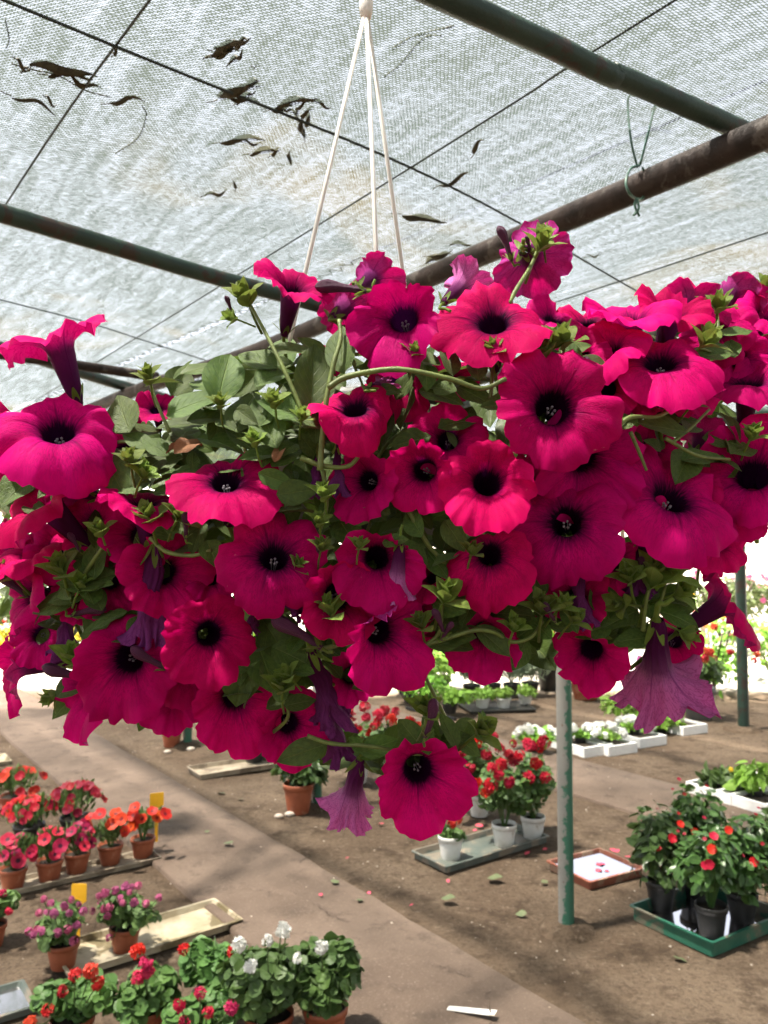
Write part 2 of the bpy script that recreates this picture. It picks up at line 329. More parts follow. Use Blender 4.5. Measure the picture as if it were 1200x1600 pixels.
def net_mat():
    m, t, o = newmat('knitted_shade_net'); N = NT(t)
    tc = N.n('ShaderNodeTexCoord').outputs['Object']
    wob = N.n('ShaderNodeTexNoise', {'Vector': tc, 'Scale': 7.0, 'Detail': 1.0}).outputs['Color']
    pos = N.n('ShaderNodeVectorMath', {0: tc, 1: N.n('ShaderNodeVectorMath', {0: wob, 'Scale': .010}, operation='SCALE').outputs[0]}, operation='ADD').outputs[0]
    s = N.n('ShaderNodeSeparateXYZ', {0: pos}); x, y = s.outputs[0], s.outputs[1]
    py = N.math('DIVIDE', y, .0058); row_ = N.math('FLOOR', py)
    px = N.math('ADD', N.math('DIVIDE', x, .0098), N.math('MULTIPLY', row_, .5))
    cell = N.n('ShaderNodeTexWhiteNoise', {'Vector': N.n('ShaderNodeCombineXYZ', {0: N.math('FLOOR', px), 1: row_}).outputs[0]}, noise_dimensions='2D').outputs['Value']
    dens = N.noise(N.n('ShaderNodeCombineXYZ', {0: N.math('MULTIPLY', x, 30.0), 1: N.math('MULTIPLY', y, 4.0)}).outputs[0], 1.0, 2, .6)
    big = N.noise(tc, .9, 2, .6)
    k = N.math('ADD', N.math('ADD', N.math('MULTIPLY', N.math('SUBTRACT', dens, .5), -.36), N.math('MULTIPLY', N.math('SUBTRACT', big, .5), -.14)), N.math('MULTIPLY', N.math('SUBTRACT', cell, .5), .16))
    hx = N.math('LESS_THAN', N.math('ABSOLUTE', N.math('SUBTRACT', N.math('FRACT', px), .5)), N.math('ADD', .345, k))
    skew = N.math('MULTIPLY', N.math('SUBTRACT', N.math('FRACT', px), .5), .3)
    hy = N.math('LESS_THAN', N.math('ABSOLUTE', N.math('ADD', N.math('SUBTRACT', N.math('FRACT', py), .5), skew)), N.math('ADD', .244, k))
    a = N.math('SUBTRACT', 1.0, N.math('MULTIPLY', hx, hy))
    stain = N.ramp(N.noise(tc, 1.3, 3, .6, .7), .54, .72)
    c = N.mix(N.math('MULTIPLY', stain, .85), (.072, .088, .077), (.12, .105, .055))
    df = N.n('ShaderNodeBsdfDiffuse', {'Color': c}); tl = N.n('ShaderNodeBsdfTranslucent', {'Color': c})
    th = N.n('ShaderNodeMixShader', {0: .4, 1: df.outputs[0], 2: tl.outputs[0]})
    tp = N.n('ShaderNodeBsdfTransparent')
    ms = N.n('ShaderNodeMixShader', {0: a, 1: tp.outputs[0], 2: th.outputs[0]})
    t.links.new(ms.outputs[0], o.inputs[0]); return m
M['net'] = net_mat()

# ------------------------------------------------------------------ ground, paths
rng = random.Random(7)
g = MB()
xs = [-900, -120, -30] + [-10+20*i/70 for i in range(71)] + [30, 120, 900]
ys = [-300, -30, -4] + [0+14*i/60 for i in range(61)] + [30, 120, 1200]
def gz(x, y):
    if abs(x) > 9.5 or y < .2 or y > 13.5: return 0
    return .014*(noise.noise(Vector((x*2.2, y*2.2, 0)))-.35) + .006*noise.noise(Vector((x*7, y*7, 3)))
g.grid([[(x, y, gz(x, y)) for x in xs] for y in ys])
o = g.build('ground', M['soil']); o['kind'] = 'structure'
def path(name, d0, d1, t0, t1, z):
    b = MB(); n = 60; rows = []
    for i in range(n+1):
        t = t0+(t1-t0)*i/n; e0 = .012*noise.noise(Vector((t*3, d0, 0))); e1 = .018*noise.noise(Vector((t*3, d1, 5)))
        rows.append([(d0+e0, t, -.03), (d0+e0, t, z-.006), (d0+e0+.01, t, z), ((d0+d1)/2, t, z+.004), (d1+e1-.01, t, z), (d1+e1, t, z-.006), (d1+e1, t, -.03)])
    b.grid(rows)
    o = b.build(name, M['path']); o.rotation_euler = (0, 0, ANG); o['kind'] = 'structure'
    return o
path('concrete_path', 1.555, 2.22, -4, 10.2, .022)
path('side_path', 4.22, 4.95, -4, 9.2, .018)

# ------------------------------------------------------------------ shade net, pipes, wires, posts
def yedge(X): return 9.2 - .22*abs(X-.6)
def seam(t): return 1.63-.075*t
NZ = 2.555
def net_z(d, t):
    sag = 0
    for a, b in ((-2, .47), (.47, 1.2), (1.2, 2.3), (2.3, 4.0), (4.0, 5.6), (5.6, 8)):
        if a <= d <= b: q = (d-a)/(b-a); sag = .022*(b-a)*4*q*(1-q)
    return NZ - sag*(.6+.4*noise.noise(Vector((d, t*.6, 0)))) + .008*noise.noise(Vector((d*2, t*2, 4)))
def net_sheet(label, d_of, nd, t0, t1, nt_):
    b = MB(); idx = {}
    for i in range(nt_+1):
        t = t0+(t1-t0)*i/nt_
        for j in range(nd+1):
            d = d_of(j/nd, t); idx[i, j] = b.add((d, t, net_z(d, t)))
    for i in range(nt_):
        for j in range(nd):
            q = (idx[i, j], idx[i, j+1], idx[i+1, j+1], idx[i+1, j])
            c = sum((V*b.v[k][0]+U*b.v[k][1] for k in q), Vector())/4
            if c.y < yedge(c.x) and c.x > -5.5: b.face(*q)
    o = b.build('shade_net', M['net']); o.rotation_euler = (0, 0, ANG)
    return tag(o, label, 'shade net', 'shade net sheets of the roof')
net_sheet('grey green knitted shade net with dry pods caught on it above the basket', lambda s, t: -9+(seam(t)+9)*s, 80, -12, 10, 160)
net_sheet('grey shade net sheet past the laced seam over the brown pipe', lambda s, t: seam(t)-.008+max(0, min(.034, (t-2.2)*.04))+(5.55-seam(t))*s, 50, -12, 10, 160)
net_sheet('far shade net sheet over the foam seedling trays', lambda s, t: 5.62+(11-5.62)*s, 40, -12, 8, 140)
# lacing cord in the seam
b = MB(); pts = []
for i in range(110):
    t = 2.2+i*.03; pts.append((seam(t)+.003+(.03 if i % 2 else -.004), t, NZ-.006+(.006 if i % 3 else 0)))
b.tube(pts, .0022, 4)
o = b.build('lacing_cord', M['wire'], smooth=True); o.rotation_euler = (0, 0, ANG); tag(o, 'dark cord lacing the bright seam between two net sheets', 'cord')

def pipe(label, pts, r, mat, group='roof pipes'):
    b = MB(); b.tube(spline(pts, 10), r, 16)
    return tag(b.build('roof_pipe', M[mat]), label, 'pipe', group)
cz = 2.45
Cp = [dt(1.58, -2.2, cz), dt(1.575, .85, cz-.004), dt(1.585, 1.9, cz+.003), dt(1.58, 3.1, cz), dt(1.45, 4.45, cz), dt(1.40, 7.4, cz)]
pipe('thick brown rusty pipe running under the green pipes with a wire tie', Cp, .033, 'pipe_brown')
def cross(label, a, c, z0, z1, r, ext0, ext1):
    A_, C_ = on(*a, z0), on(*c, z1); d = (C_-A_).normalized()
    mid = (A_+C_)/2+Vector((0, 0, -.006))
    pipe(label, [A_-d*ext0, A_, mid, C_, C_+d*ext1], r, 'pipe_green')
cross('green painted pipe resting on the brown pipe beside the wire tie', (690, -6), (1146, 198), 2.50, 2.505, .021, 2.0, 3.3)
cross('dark green pipe crossing the net beyond the basket strings', (0, 333), (538, 489), 2.50, 2.505, .026, 2.5, 3.5)
cross('dark green pipe meeting the bent end of the brown pipe', (30, 552), (275, 627), 2.50, 2.505, .027, 2.0, 4.0)
A_, C_ = on(60, 562, 2.49), on(232, 587, 2.50)
pipe('thin brown pipe laid beside the far dark green pipe', [A_-(C_-A_)*1.5, A_, C_, C_+(C_-A_)*.05], .024, 'pipe_brown')
pipe('grey green beam carried by the peeling posts', [dt(2.71, -2, 2.45), dt(2.71, 3, 2.445), dt(2.71, 8, 2.45)], .03, 'pipe_green')
pipe('dark beam under the second net seam above the side path', [dt(4.84, -1, 2.46), dt(4.84, 3, 2.455), dt(4.84, 7.2, 2.46)], .036, 'pipe_green')
pipe('dark beam above the far solid green post', [dt(7.02, -1, 2.46), dt(7.02, 2, 2.455), dt(7.02, 5, 2.46)], .03, 'pipe_green')
def wire(label, pts, r=.0026):
    b = MB(); b.tube(spline(pts, 8), r, 6); return tag(b.build('support_wire', M['wire']), label, 'wire', 'wires under the net')
wz = 2.535
wire('thin wire under the net that the basket hook hangs on', [dt(.492, -2, wz), dt(.487, .9, wz-.012), dt(.468, 1.35, wz), dt(.452, 2.4, wz+.01), dt(.45, 6, wz)])
wire('thin wire under the net crossing between the basket strings and the tie', [dt(1.19, -2, wz), dt(1.19, .8, wz), dt(1.2, 1.6, wz), dt(1.21, 6, wz)])
wire('thin wire under the net beyond the brown pipe', [dt(2.295, -1, wz), dt(2.295, 1.2, wz), dt(2.3, 2.2, wz), dt(2.3, 7, wz)])
wire('long slanting wire under the net passing the clump of pods', [dt(-1.5, 1.3, wz), dt(.3, 1.47, wz), dt(1.33, 1.56, wz), dt(2.6, 1.845, wz), dt(3.59, 2.0, wz), dt(6, 2.2, wz)], .0034)
p1, p2, p3 = on(-40, 458, wz), on(140, 505, wz), on(290, 553, wz)
wire('slanting wire under the net beyond the dark green pipe', [p1-(p2-p1)*2, p1, p2, p3, p3+(p3-p2)*4], .003)

# tie between the green and the brown pipe
b = MB(); Y0 = at(990, 270, 1.86)
def T(px, py, dy=0): return at(px, py, 1.80+dy)
b.tube(spline([T(996, 262, .03), T(986, 220), T(981, 165), T(985, 148, -.02), T(1005, 130, -.02), T(1022, 128), T(1026, 150, -.01), T(1015, 200), T(1000, 258, .02)], 6), .0026, 6)
b.tube(spline([T(1000, 258, .02), T(985, 264, -.0), T(978, 285, -.02), T(984, 303, -.02), T(996, 312, .02)], 6), .003, 6)
b.tube(spline([T(1004, 262, .02), T(1012, 285, .06), T(1004, 310, .04), T(996, 312, .02), T(998, 326), T(990, 337)], 6), .003, 6)
b.tube(spline([T(994, 310, .01), T(992, 322), T(999, 338)], 5), .0028, 6)
tag(b.build('wire_tie', M['greenwire']), 'twisted green wire tie looped round the brown and green pipes', 'wire tie')
# loop ties on the pipes
for (px, py, Y, r_, lab) in ((394, 452, 2.9, .032, 'dark wire wound round the green pipe next to the basket string'), (305, 583, 3.78, .036, 'loose wire loop round the bent brown pipe')):
    b = MB(); c = at(px, py, Y)
    for q in range(3): b.tube([c + Vector((.012*q-.012, 0, 0)) + (U*.0 + V.cross(U)*math.sin(a)*r_*1.06 + (V if px > 390 else U).cross(Vector((0, 0, 1)))*math.cos(a)*r_*1.06) for a in [2*PI*k/16 for k in range(17)]], .002, 5)
    tag(b.build('wire_tie', M['wire']), lab, 'wire tie')

def post(px, py, r, top, label, sq=True, mat='post', lean=0):
    p = on(px, py); e = thing('roof_post', label, 'post', (p.x, p.y, 0), 0, 'posts holding the net roof')
    b = MB(); prof = [(r*1.0, -.05), (r, .3), (r, 1.2), (r, top)]
    n = 14; rows = []
    b.lathe(prof, n); o_ = b.build('tube', M[mat], e)
    b = MB(); k = 22
    b.lathe([(r*.9, .035), (r*2.4, .03), (r*3.3, .012), (r*3.8, -.02)], k)
    b.v = [(x*(1+.2*noise.noise(Vector((x*30, y*30, px)))), y*(1+.2*noise.noise(Vector((x*30, y*30, px+9)))), z) for x, y, z in b.v]
    b.build('footing', M['soil'], e)
    return e
post(885, 1453, .0335, 2.45, 'peeling green and grey post standing beside the brown water tray')
post(495, 1262, .0315, 2.45, 'green post beside the single terracotta pot')
post(293, 1165, .036, 2.45, 'pale post beside the small terracotta pot with pink bloom')
post(1162, 1140, .048, 2.46, 'solid green post at the edge of the sunlit yard', mat='pipe_green')

# pods and dry leaves caught on the net
def pod(px, py, L, ang, k):
    c = on(px, py, NZ-.012); sc_ = c.y/F; b = MB(); r2 = random.Random(k); n = 9
    Lm = L*sc_*1.15; a = RAD(ang); e = on(px+math.cos(a)*20, py-math.sin(a)*20, NZ-.012)-c; e.normalize(); s_ = Vector((-e.y, e.x, 0))
    bend = r2.uniform(-.16, .16)*Lm; wv = Lm*r2.uniform(.05, .11)
    rows = []
    for i in range(n+1):
        t = i/n; p = e*(t-.5)*Lm + s_*bend*(4*t*(1-t)-.5) + Vector((0, 0, .006*math.sin(t*7+k)))
        wd = wv*math.sin(PI*min(1, t*1.05+.02))**.7*(1-.35*t) + .001
        rows.append([p - s_*wd + Vector((0, 0, wd*.5)), p - s_*wd*.5 + Vector((0, 0, -wd*.4)), p + Vector((0, 0, -wd*.7)), p + s_*wd*.5 + Vector((0, 0, -wd*.4)), p + s_*wd + Vector((0, 0, wd*.5)), p + Vector((0, 0, wd)), p - s_*wd + Vector((0, 0, wd*.5))])
    b.grid(rows); 
    b.tube(spline([e*-.5*Lm+s_*bend*-.5, e*-.62*Lm+s_*(bend*-.6), e*-.75*Lm+s_*bend*(-.3)], 4), .0012, 4)
    o = b.build('seed_pod', M['debris']); o.location = c
    lab = ('dry curled seed pod on the net beside the crossing of two wires' if px < 230 else 'dry curled seed pod in the dense clump on the net along the slanting wire' if py < 250 and px < 560 else
           'small dry seed pod on the net below the dense clump' if px < 560 else 'single dry seed pod on the net between the strings and the wire tie')
    tag(o, lab, 'seed pod', 'dry pods on the net')
PODS = [(35,103,30,-40),(100,112,90,-10),(132,131,45,-22),(198,158,52,5),(55,163,62,-22),(362,72,75,25),(370,90,38,45),(350,80,30,-5),(373,143,78,17),(382,157,52,-12),(392,131,40,30),(461,160,72,16),(502,163,32,-18),(472,201,55,95),(478,178,36,40),(440,170,40,5),(379,219,66,5),(414,236,46,10),(452,245,36,95),(338,303,36,12),(366,290,26,110),(745,231,40,55),(712,280,58,27),(662,342,66,-8),(720,381,32,0),(685,402,58,25),(928,399,22,10),(180,80,24,60),(400,103,10,0),(455,175,30,-30),(385,150,46,35),(365,148,34,-25),(470,168,44,50),(480,190,40,75),(352,84,44,12),(378,66,30,40),(110,118,60,-4),(42,108,22,30),(80,160,26,-40),(395,224,30,-12),(430,238,26,35),(690,398,36,5)]
for k, a in enumerate(PODS): pod(*a, k)
b = MB()
for k, pts in enumerate(([(30,105),(90,118),(130,140),(172,152)], [(180,240),(215,215),(228,180),(222,165)], [(8,30),(14,60),(10,75)], [(600,120),(625,100),(660,60),(690,55)], [(612,75),(650,55),(710,40)])):
    b.tube(spline([on(x, y, NZ-.006) for x, y in pts], 5), .0013, 4)
tag(b.build('twig', M['debris']), 'thin dry twigs tangled on the net among the pods', 'twig')['kind'] = 'stuff'

# ------------------------------------------------------------------ the hanging petunia
BASE = at(575, 840, .95)
bask = thing('hanging_basket', 'hanging basket overflowing with magenta petunias on white plastic hanger strings', 'hanging basket', BASE)
TB = Matrix.Translation(-BASE)
def part(name, me, Mw, parent=bask, kind=None): return link(name, me, parent, TB @ Mw, kind)
def depth(px, py):
    q = 1 - ((px-600)/660)**2 - ((py-640)/(640 if py > 640 else 330))**2
    return .90 - .20*math.sqrt(max(0, q))
def nrm(yaw, tilt):
    y, t = RAD(yaw), RAD(tilt); return Vector((math.sin(y)*math.cos(t), -math.cos(y)*math.cos(t), math.sin(t)))
def frame(pos, n, xdir, s):
    n = n.normalized(); x = xdir - n*xdir.dot(n)
    if x.length < 1e-3: x = n.orthogonal()
    x.normalize(); y = n.cross(x)
    m = Matrix((x, y, n)).transposed().to_4x4(); return Matrix.Translation(pos) @ m @ Matrix.Scale(s, 4)

# pot and hanger
b = MB(); rimz = at(575, 640, .95).z - BASE.z
b.lathe([(0, 0), (.085, 0), (.125, rimz-.02), (.134, rimz-.02), (.134, rimz), (.126, rimz), (.12, rimz-.03), (0, rimz-.03)], 32)
part('pot', b.mesh('pot', M['potdark'], True), Matrix.Translation(BASE))
b = MB(); b.lathe([(0, rimz-.02), (.121, rimz-.024)], 24); part('soil', b.mesh('soil', M['soilpot']), Matrix.Translation(BASE))
apex = at(572, 12, .93)
for (px, py, Y) in ((437, 600, .87), (598, 640, .83), (657, 620, 1.05)):
    b = MB(); e = at(px, py, Y); b.tube([apex, apex.lerp(e, .5)+Vector((0, 0, -.0008)), e], .0024, 8)
    part('hanger_string', b.mesh('hanger_string', M['string']), Matrix())
b = MB()
b.tube([apex+Vector((0, 0, -.014)), apex+Vector((0, 0, -.004)), apex+Vector((0, 0, .006)), apex+Vector((0, 0, .014))], [.0055, .008, .0085, .006], 12)
wpt = dt(.478, apex.dot(U), 2.535)
hk = [apex+Vector((0, 0, .012)), apex.lerp(wpt, .5)+Vector((0, 0, 0)), wpt+Vector((0, 0, -.03)), wpt+V*.012+Vector((0, 0, -.008)), wpt+Vector((0, 0, .006)), wpt-V*.012+Vector((0, 0, -.006))]
b.tube(spline(hk, 5), .003, 8)
part('hook', b.mesh('hook', M['string']), Matrix())

def flower_mb(seed, aend=10, a0=74, amp=0, th0=90, ruf=1.0, tube=.95, pleat=0, throat=.22, ease=.58, lobes=44, curl=-30, g=(0, 0, 0)):
    r = random.Random(seed); NA = 60; TUBE = 6; LIMB = 15; a0, ease = (50, .5) if aend < 0 else (a0, ease*r.uniform(1.0, 1.6)); amp = amp*1.25+r.uniform(0, 8); th0 = th0+r.uniform(-35, 35)
    ph = r.uniform(0, 2*PI); lr = [r.gauss(0, 1) for _ in range(5)]; lr[r.randrange(5)] -= r.choice((0, .6, 1.3)); ll = [r.uniform(-.09, .09) for _ in range(5)]
    rk = [(k, r.uniform(0, 2*PI), r.uniform(.5, 1.0)) for k in (7, 11, 17, 23)]
    cols = []
    for j in range(NA+1):
        th = 2*PI*(j % NA)/NA; c5 = math.cos(5*th+5*ph)
        wsum = lv = lL = 0
        for k in range(5):
            w_ = max(0, math.cos(th+ph-2*PI*k/5))**5; wsum += w_; lv += w_*lr[k]; lL += w_*ll[k]
        lv /= wsum+1e-6; lL /= wsum+1e-6
        L = .86*(1 + lL + .045*c5 - .16*math.exp(-(1+c5)/.10) + .02*math.sin(13*th+ph) + .018*math.sin(29*th+ph*3) - .03*math.exp(-(1-c5)/.02))
        ae = aend + amp*math.cos(th-RAD(th0)) + lv*lobes*.6
        rf = sum(am*math.sin(k*th+p) for k, p, am in rk)
        colm = []
        for i in range(TUBE):
            t = 1-i/TUBE
            rr = throat*((1-t)**.75*.62+.38) * (1+pleat*.12*math.cos(10*th+ph))
            colm.append((rr, -tube*t, th, .30*(1-t)))
        rr, z = throat, 0.0
        for i in range(LIMB+1):
            s = i/LIMB
            colm.append((rr, z, th, .30+.70*s))
            a = a0+(ae-a0)*min(1, s**ease) + ruf*rf*12*s**2 + curl*s**5 - 9*math.exp(-(1+c5)/.2)*s
            rr += math.cos(RAD(a))*L/LIMB; z += math.sin(RAD(a))*L/LIMB
        out = []
        for i, (q, zz, a, v) in enumerate(colm):
            s = max(0, (v-.3)/.7)
            q2 = q*(1+pleat*.30*s*math.cos(5*th+5*ph)+pleat*.14*s*math.sin(12*th+ph))
            x, y = q2*math.cos(a), q2*math.sin(a)
            zz += s*.022*c5 + .02*s*noise.noise(Vector((x*4, y*4, seed*1.7))) + .006*s*noise.noise(Vector((x*13, y*13, seed)))
            if pleat: x += .10*pleat*noise.noise(Vector((x*3, y*3, zz*3+seed))); y += .10*pleat*noise.noise(Vector((x*3, zz*3, seed+5)))
            x += g[0]*s*s; y += g[1]*s*s; zz += g[2]*s*s
            out.append(((x, y, zz), ((j/NA*2*PI+ph)*5/(2*PI), v)))
        cols.append(out)
    b = MB(); nr = len(cols[0])
    b.grid([[cols[j][i][0] for j in range(NA+1)] for i in range(nr)], [[cols[j][i][1] for j in range(NA+1)] for i in range(nr)], flip=True)
    return b
# calyx with five sepals and a stalk (unit: flower radius)
def calyx_mb(seed, stalk=1.1):
    r = random.Random(seed); b = MB()
    for k in range(5):
        a = 2*PI*k/5+r.uniform(-.2, .2); out = r.uniform(.1, .34); d = Vector((math.cos(a), math.sin(a), 0)); s = Vector((-d.y, d.x, 0)); rows = []; uv = []
        for i in range(6):
            t = i/5; p = d*(.045+.06*math.sin(t*2)+out*t*t*.8) + Vector((0, 0, -1.0+.46*t-.1*t*t*out*3)); wd = .055*math.sin(PI*(.15+.82*t))**.8+.004
            rows.append([p-s*wd, p+d*-.012, p+s*wd]); uv.append([(0, t), (.5, t), (1, t)])
        b.grid(rows, uv)
    bd = Vector((r.uniform(-.4, .4), r.uniform(-.4, .4), 0))
    b.tube(spline([(0, 0, -.92), (0, 0, -1.05), Vector((0, 0, -1.25))+bd*.15, Vector((0, 0, -1.1-stalk*.6))+bd*.5, Vector((0, 0, -1.1-stalk))+bd], 4), [.06, .058]+[.04]*30 if 0 else .042, 7, m=0)
    return b
CALS = [calyx_mb(k, .18).mesh('calyx', M['tip']) for k in range(5)]
CAL = [calyx_mb(k).mesh('calyx', M['tip']) for k in range(5)]
b = MB(); rr = random.Random(3)
for k in range(5):
    a = 2*PI*k/5; p = Vector((.055*math.cos(a), .055*math.sin(a), -.06+rr.uniform(-.04, .02))); b.tube([p*.3+Vector((0, 0, -.5)), p], .008, 4)
    b.lathe([(0, -.022), (.022, -.008), (.022, .012), (0, .024)], 6, p)
STAM = b.mesh('stamen', M['anther'])
RIGHT = Vector((1, 0, 0)); UP = Vector((0, 0, 1))
flower_n = [0]
def flower(px, py, r, yaw, tilt, aend=8, amp=0, th0=90, dz=0, mat='petal', stam=None, name='flower', **kw):
    flower_n[0] += 1; k = flower_n[0]
    jr = random.Random(k*3+1); yaw += jr.uniform(-13, 13); tilt += jr.uniform(-7, 9)
    Y = depth(px, py)+dz; p = at(px, py, Y); s = 1.06*r/F*Y/.93
    if tilt > 40 and aend > 0 and yaw < 100: tilt += 7; aend = aend*.4-4
    n = nrm(yaw - .8*math.degrees(math.atan((px-600)/F)), tilt - (.8*math.degrees(math.atan((863-py)/F)) if abs(yaw) < 100 else 0)); xd = RIGHT if abs(n.x) < .9 else Vector((0, 1, 0))*(1 if n.x > 0 else -1)
    # local x lies to the right in the picture when the flower faces the camera
    Mw = frame(p, n, xd, s)
    o_ = part(name, flower_mb(k*13+5, aend, amp=amp, th0=th0, g=(Mw.to_3x3().normalized().inverted() @ Vector((0, 0, -1)))*(.06+.22*((k*37) % 11)/10 if mat == 'petal' else .05), **kw).mesh(name, M[mat]), Mw)
    link('calyx', (CAL if n.y < .2 else CALS)[k % 5], o_)
    if stam or (stam is None and n.y < -.25 and k % 3 != 1): link('stamen', STAM, o_)
    return o_
def wilted(px, py, r, yaw, tilt, dz=0, mat='wilt', **kw):
    a = dict(aend=78, a0=84, ruf=1.2, pleat=1.0, throat=.17, lobes=10, curl=-30, stam=False); a.update(kw)
    return flower(px, py, r, yaw, tilt, dz=dz, mat=mat, name='wilted_flower', **a)

FL = [  # px, py, radius px, yaw, tilt, rim angle, asym, asym dir, depth offset
 (771,510,84,4,47,8,12,90,-.02), (632,503,82,-4,34,18,26,95,-.02), (455,462,66,12,52,10,8,200,0), (555,643,70,-2,50,-22,10,90,-.02),
 (353,757,80,0,47,-26,10,90,-.02), (428,874,80,0,27,-26,18,70,-.03), (325,990,70,-3,6,4,6,90,-.03), (92,683,92,-4,34,14,20,80,-.03),
 (95,548,84,-25,70,30,16,10,0), (-8,660,76,-35,32,10,10,90,.01), (862,640,98,6,8,10,6,90,-.03), (905,712,92,16,0,6,6,270,.012),
 (760,757,78,8,14,10,8,90,-.02), (665,735,66,0,0,12,4,90,0), (578,752,58,-38,8,14,8,90,.01), (588,872,68,18,12,26,16,100,0),
 (525,932,74,8,14,14,14,60,-.005), (588,985,80,34,-4,10,26,160,-.025), (765,868,66,-2,26,-30,14,90,-.02), (885,818,84,-4,14,-8,14,90,-.015),
 (1032,573,82,2,48,8,10,90,-.02), (1177,746,90,8,18,8,10,60,-.01), (1046,784,94,20,46,-6,16,90,-.015), (1118,950,66,112,32,6,10,90,-.02),
 (925,1012,64,-10,-26,22,8,270,0), (652,1200,80,14,-8,12,12,90,-.03), (757,985,60,6,-22,16,6,270,.02), (252,893,74,20,2,10,6,90,.015),
 (205,1028,80,-12,0,10,10,250,-.015), (158,1075,66,-52,-4,12,6,0,.01), (85,800,80,-72,46,12,10,90,-.01), (62,872,66,-42,42,12,14,120,.01),
 (58,930,62,-62,8,8,10,90,0), (42,1040,60,-84,-4,10,8,90,.01), (225,792,68,-14,58,6,12,90,-.005), (222,838,60,-6,4,10,4,90,.02),
 (128,768,46,-140,10,20,6,90,.02), (366,1088,66,-8,-14,14,6,270,.02), (448,1128,60,6,-10,12,4,270,.025), (680,905,46,-24,30,0,10,90,.02),
 (330,905,42,-10,24,4,8,90,.03), (578,438,50,165,28,18,6,90,.05), (535,485,52,160,30,14,6,90,.04), (826,398,68,172,14,14,6,90,.02),
 (864,505,52,30,54,6,8,90,.04), (920,510,58,10,58,6,6,90,.04), (985,512,74,-20,60,22,14,150,.0), (955,560,74,-60,38,18,10,90,.005),
 (950,615,60,-30,20,10,6,270,.02), (1045,505,66,20,56,22,12,60,.01), (1078,485,56,150,34,20,6,90,.03), (1137,462,52,165,38,22,6,90,.01),
 (1190,505,62,62,42,14,10,90,0), (1168,605,74,8,70,6,10,90,.01), (1062,632,50,10,44,0,6,90,.02), (1095,692,50,170,24,18,6,90,.05),
 (1010,705,50,10,30,6,6,90,.05), (1112,852,52,20,40,0,8,90,.025), (868,592,52,10,44,4,6,90,.02), (622,602,54,10,30,6,6,90,.05),
 (700,598,46,20,34,6,6,90,.05), (1052,1002,48,14,30,4,6,90,.03), (640,955,54,20,4,14,4,90,.04), (245,643,34,-10,40,8,4,90,.04),
 (195,705,44,-20,20,8,4,90,.05), (700,690,60,0,20,6,6,90,.03), (820,760,62,10,20,6,6,90,.03), (960,880,48,20,10,6,6,90,.04),
 (900,935,56,6,6,10,6,90,.03), (1185,575,60,40,30,8,6,90,.04), (15,700,50,-40,10,8,6,90,.03), (130,930,46,-20,10,8,6,90,.04), 
 (500,560,34,0,40,6,6,90,.06), (270,1080,52,0,-6,8,6,90,.03), (1000,600,56,0,20,8,6,90,.04), (905,560,54,-10,34,8,6,90,.03)]
FL += [(150,822,54,-20,12,8,6,90,.04),(28,852,50,-50,20,8,6,90,.03),(172,905,54,0,6,8,6,90,.04),(100,862,50,-30,10,8,6,90,.04),(66,992,46,-30,0,8,6,90,.03),(1150,562,54,20,30,8,6,90,.04),(1118,522,52,0,36,8,6,90,.03),(1066,762,56,10,20,8,6,90,.03),
 (1136,792,54,20,20,8,6,90,.03),(604,925,50,10,10,8,6,90,.04),(300,1036,54,-10,0,8,6,90,.03),(548,1055,48,0,-6,8,6,90,.04),(980,770,56,0,20,8,6,90,.03),(790,950,48,0,0,8,6,90,.04),]
for a in FL: flower(*a)
# hanging flowers seen from outside
flower(1026,1036,86,186,-50,40,12,90,-.03,'pale', ruf=1.8, pleat=.45, lobes=70)
flower(552,1232,60,186,-64,60,6,90,-.02,'pale', ruf=1.5, pleat=.4)
flower(716,452,50,150,34,46,8,90,.0,'pale', ruf=1.3)
flower(622,890,48,186,-66,60,6,90,-.015,'pale', ruf=.8)
wilted(238,930,74,190,-72,-.005); wilted(105,975,56,176,-70,.01); wilted(505,1075,74,150,-58,.01); wilted(520,1140,56,140,-56,.015)
wilted(528,735,38,180,-82,-.01,'wilt',tube=1.1); wilted(495,742,34,180,-84,.0); wilted(905,925,50,180,-70,.0); wilted(1002,885,46,180,-76,-.01,tube=1.2)
wilted(588,605,44,160,20,.01,'pale'); wilted(640,930,42,170,-60,.02); wilted(395,968,30,200,-40,-.005); wilted(450,945,30,60,-30,-.02); wilted(820,845,40,170,-50,.02)

def bud_mb(seed):
    r = random.Random(seed); b = MB(); n = 10; prof = [(.05, 0), (.062, .2), (.07, .42), (.10, .62), (.125, .76), (.115, .88), (.07, .96), (.015, 1.0)]
    rows = []
    for (q, z) in prof:
        rows.append([(q*(1+.16*math.cos(5*a+z*5))*math.cos(a)+.06*math.sin(z*3+seed)*z, q*(1+.16*math.cos(5*a+z*5))*math.sin(a), z) for a in [2*PI*j/20 for j in range(21)]])
    b.grid(rows); return b
BUD = [bud_mb(k).mesh('bud', M['bud']) for k in range(4)]
def bud(px0, py0, px1, py1, dz=0, k=0, fat=1.0):
    Y = depth((px0+px1)/2, (py0+py1)/2)+dz-.01; A_, B_ = at(px0, py0, Y), at(px1, py1, Y-.01); d = B_-A_
    Mw = frame(A_, d, UP if abs(d.normalized().z) < .9 else RIGHT, d.length) @ Matrix.Diagonal((fat, fat, 1, 1))
    o_ = part('bud', BUD[k % 4], Mw)
    link('calyx', CALS[k % 5], o_, Matrix.Translation((0, 0, .62)) @ Matrix.Diagonal((.75, .75, .62, 1)))
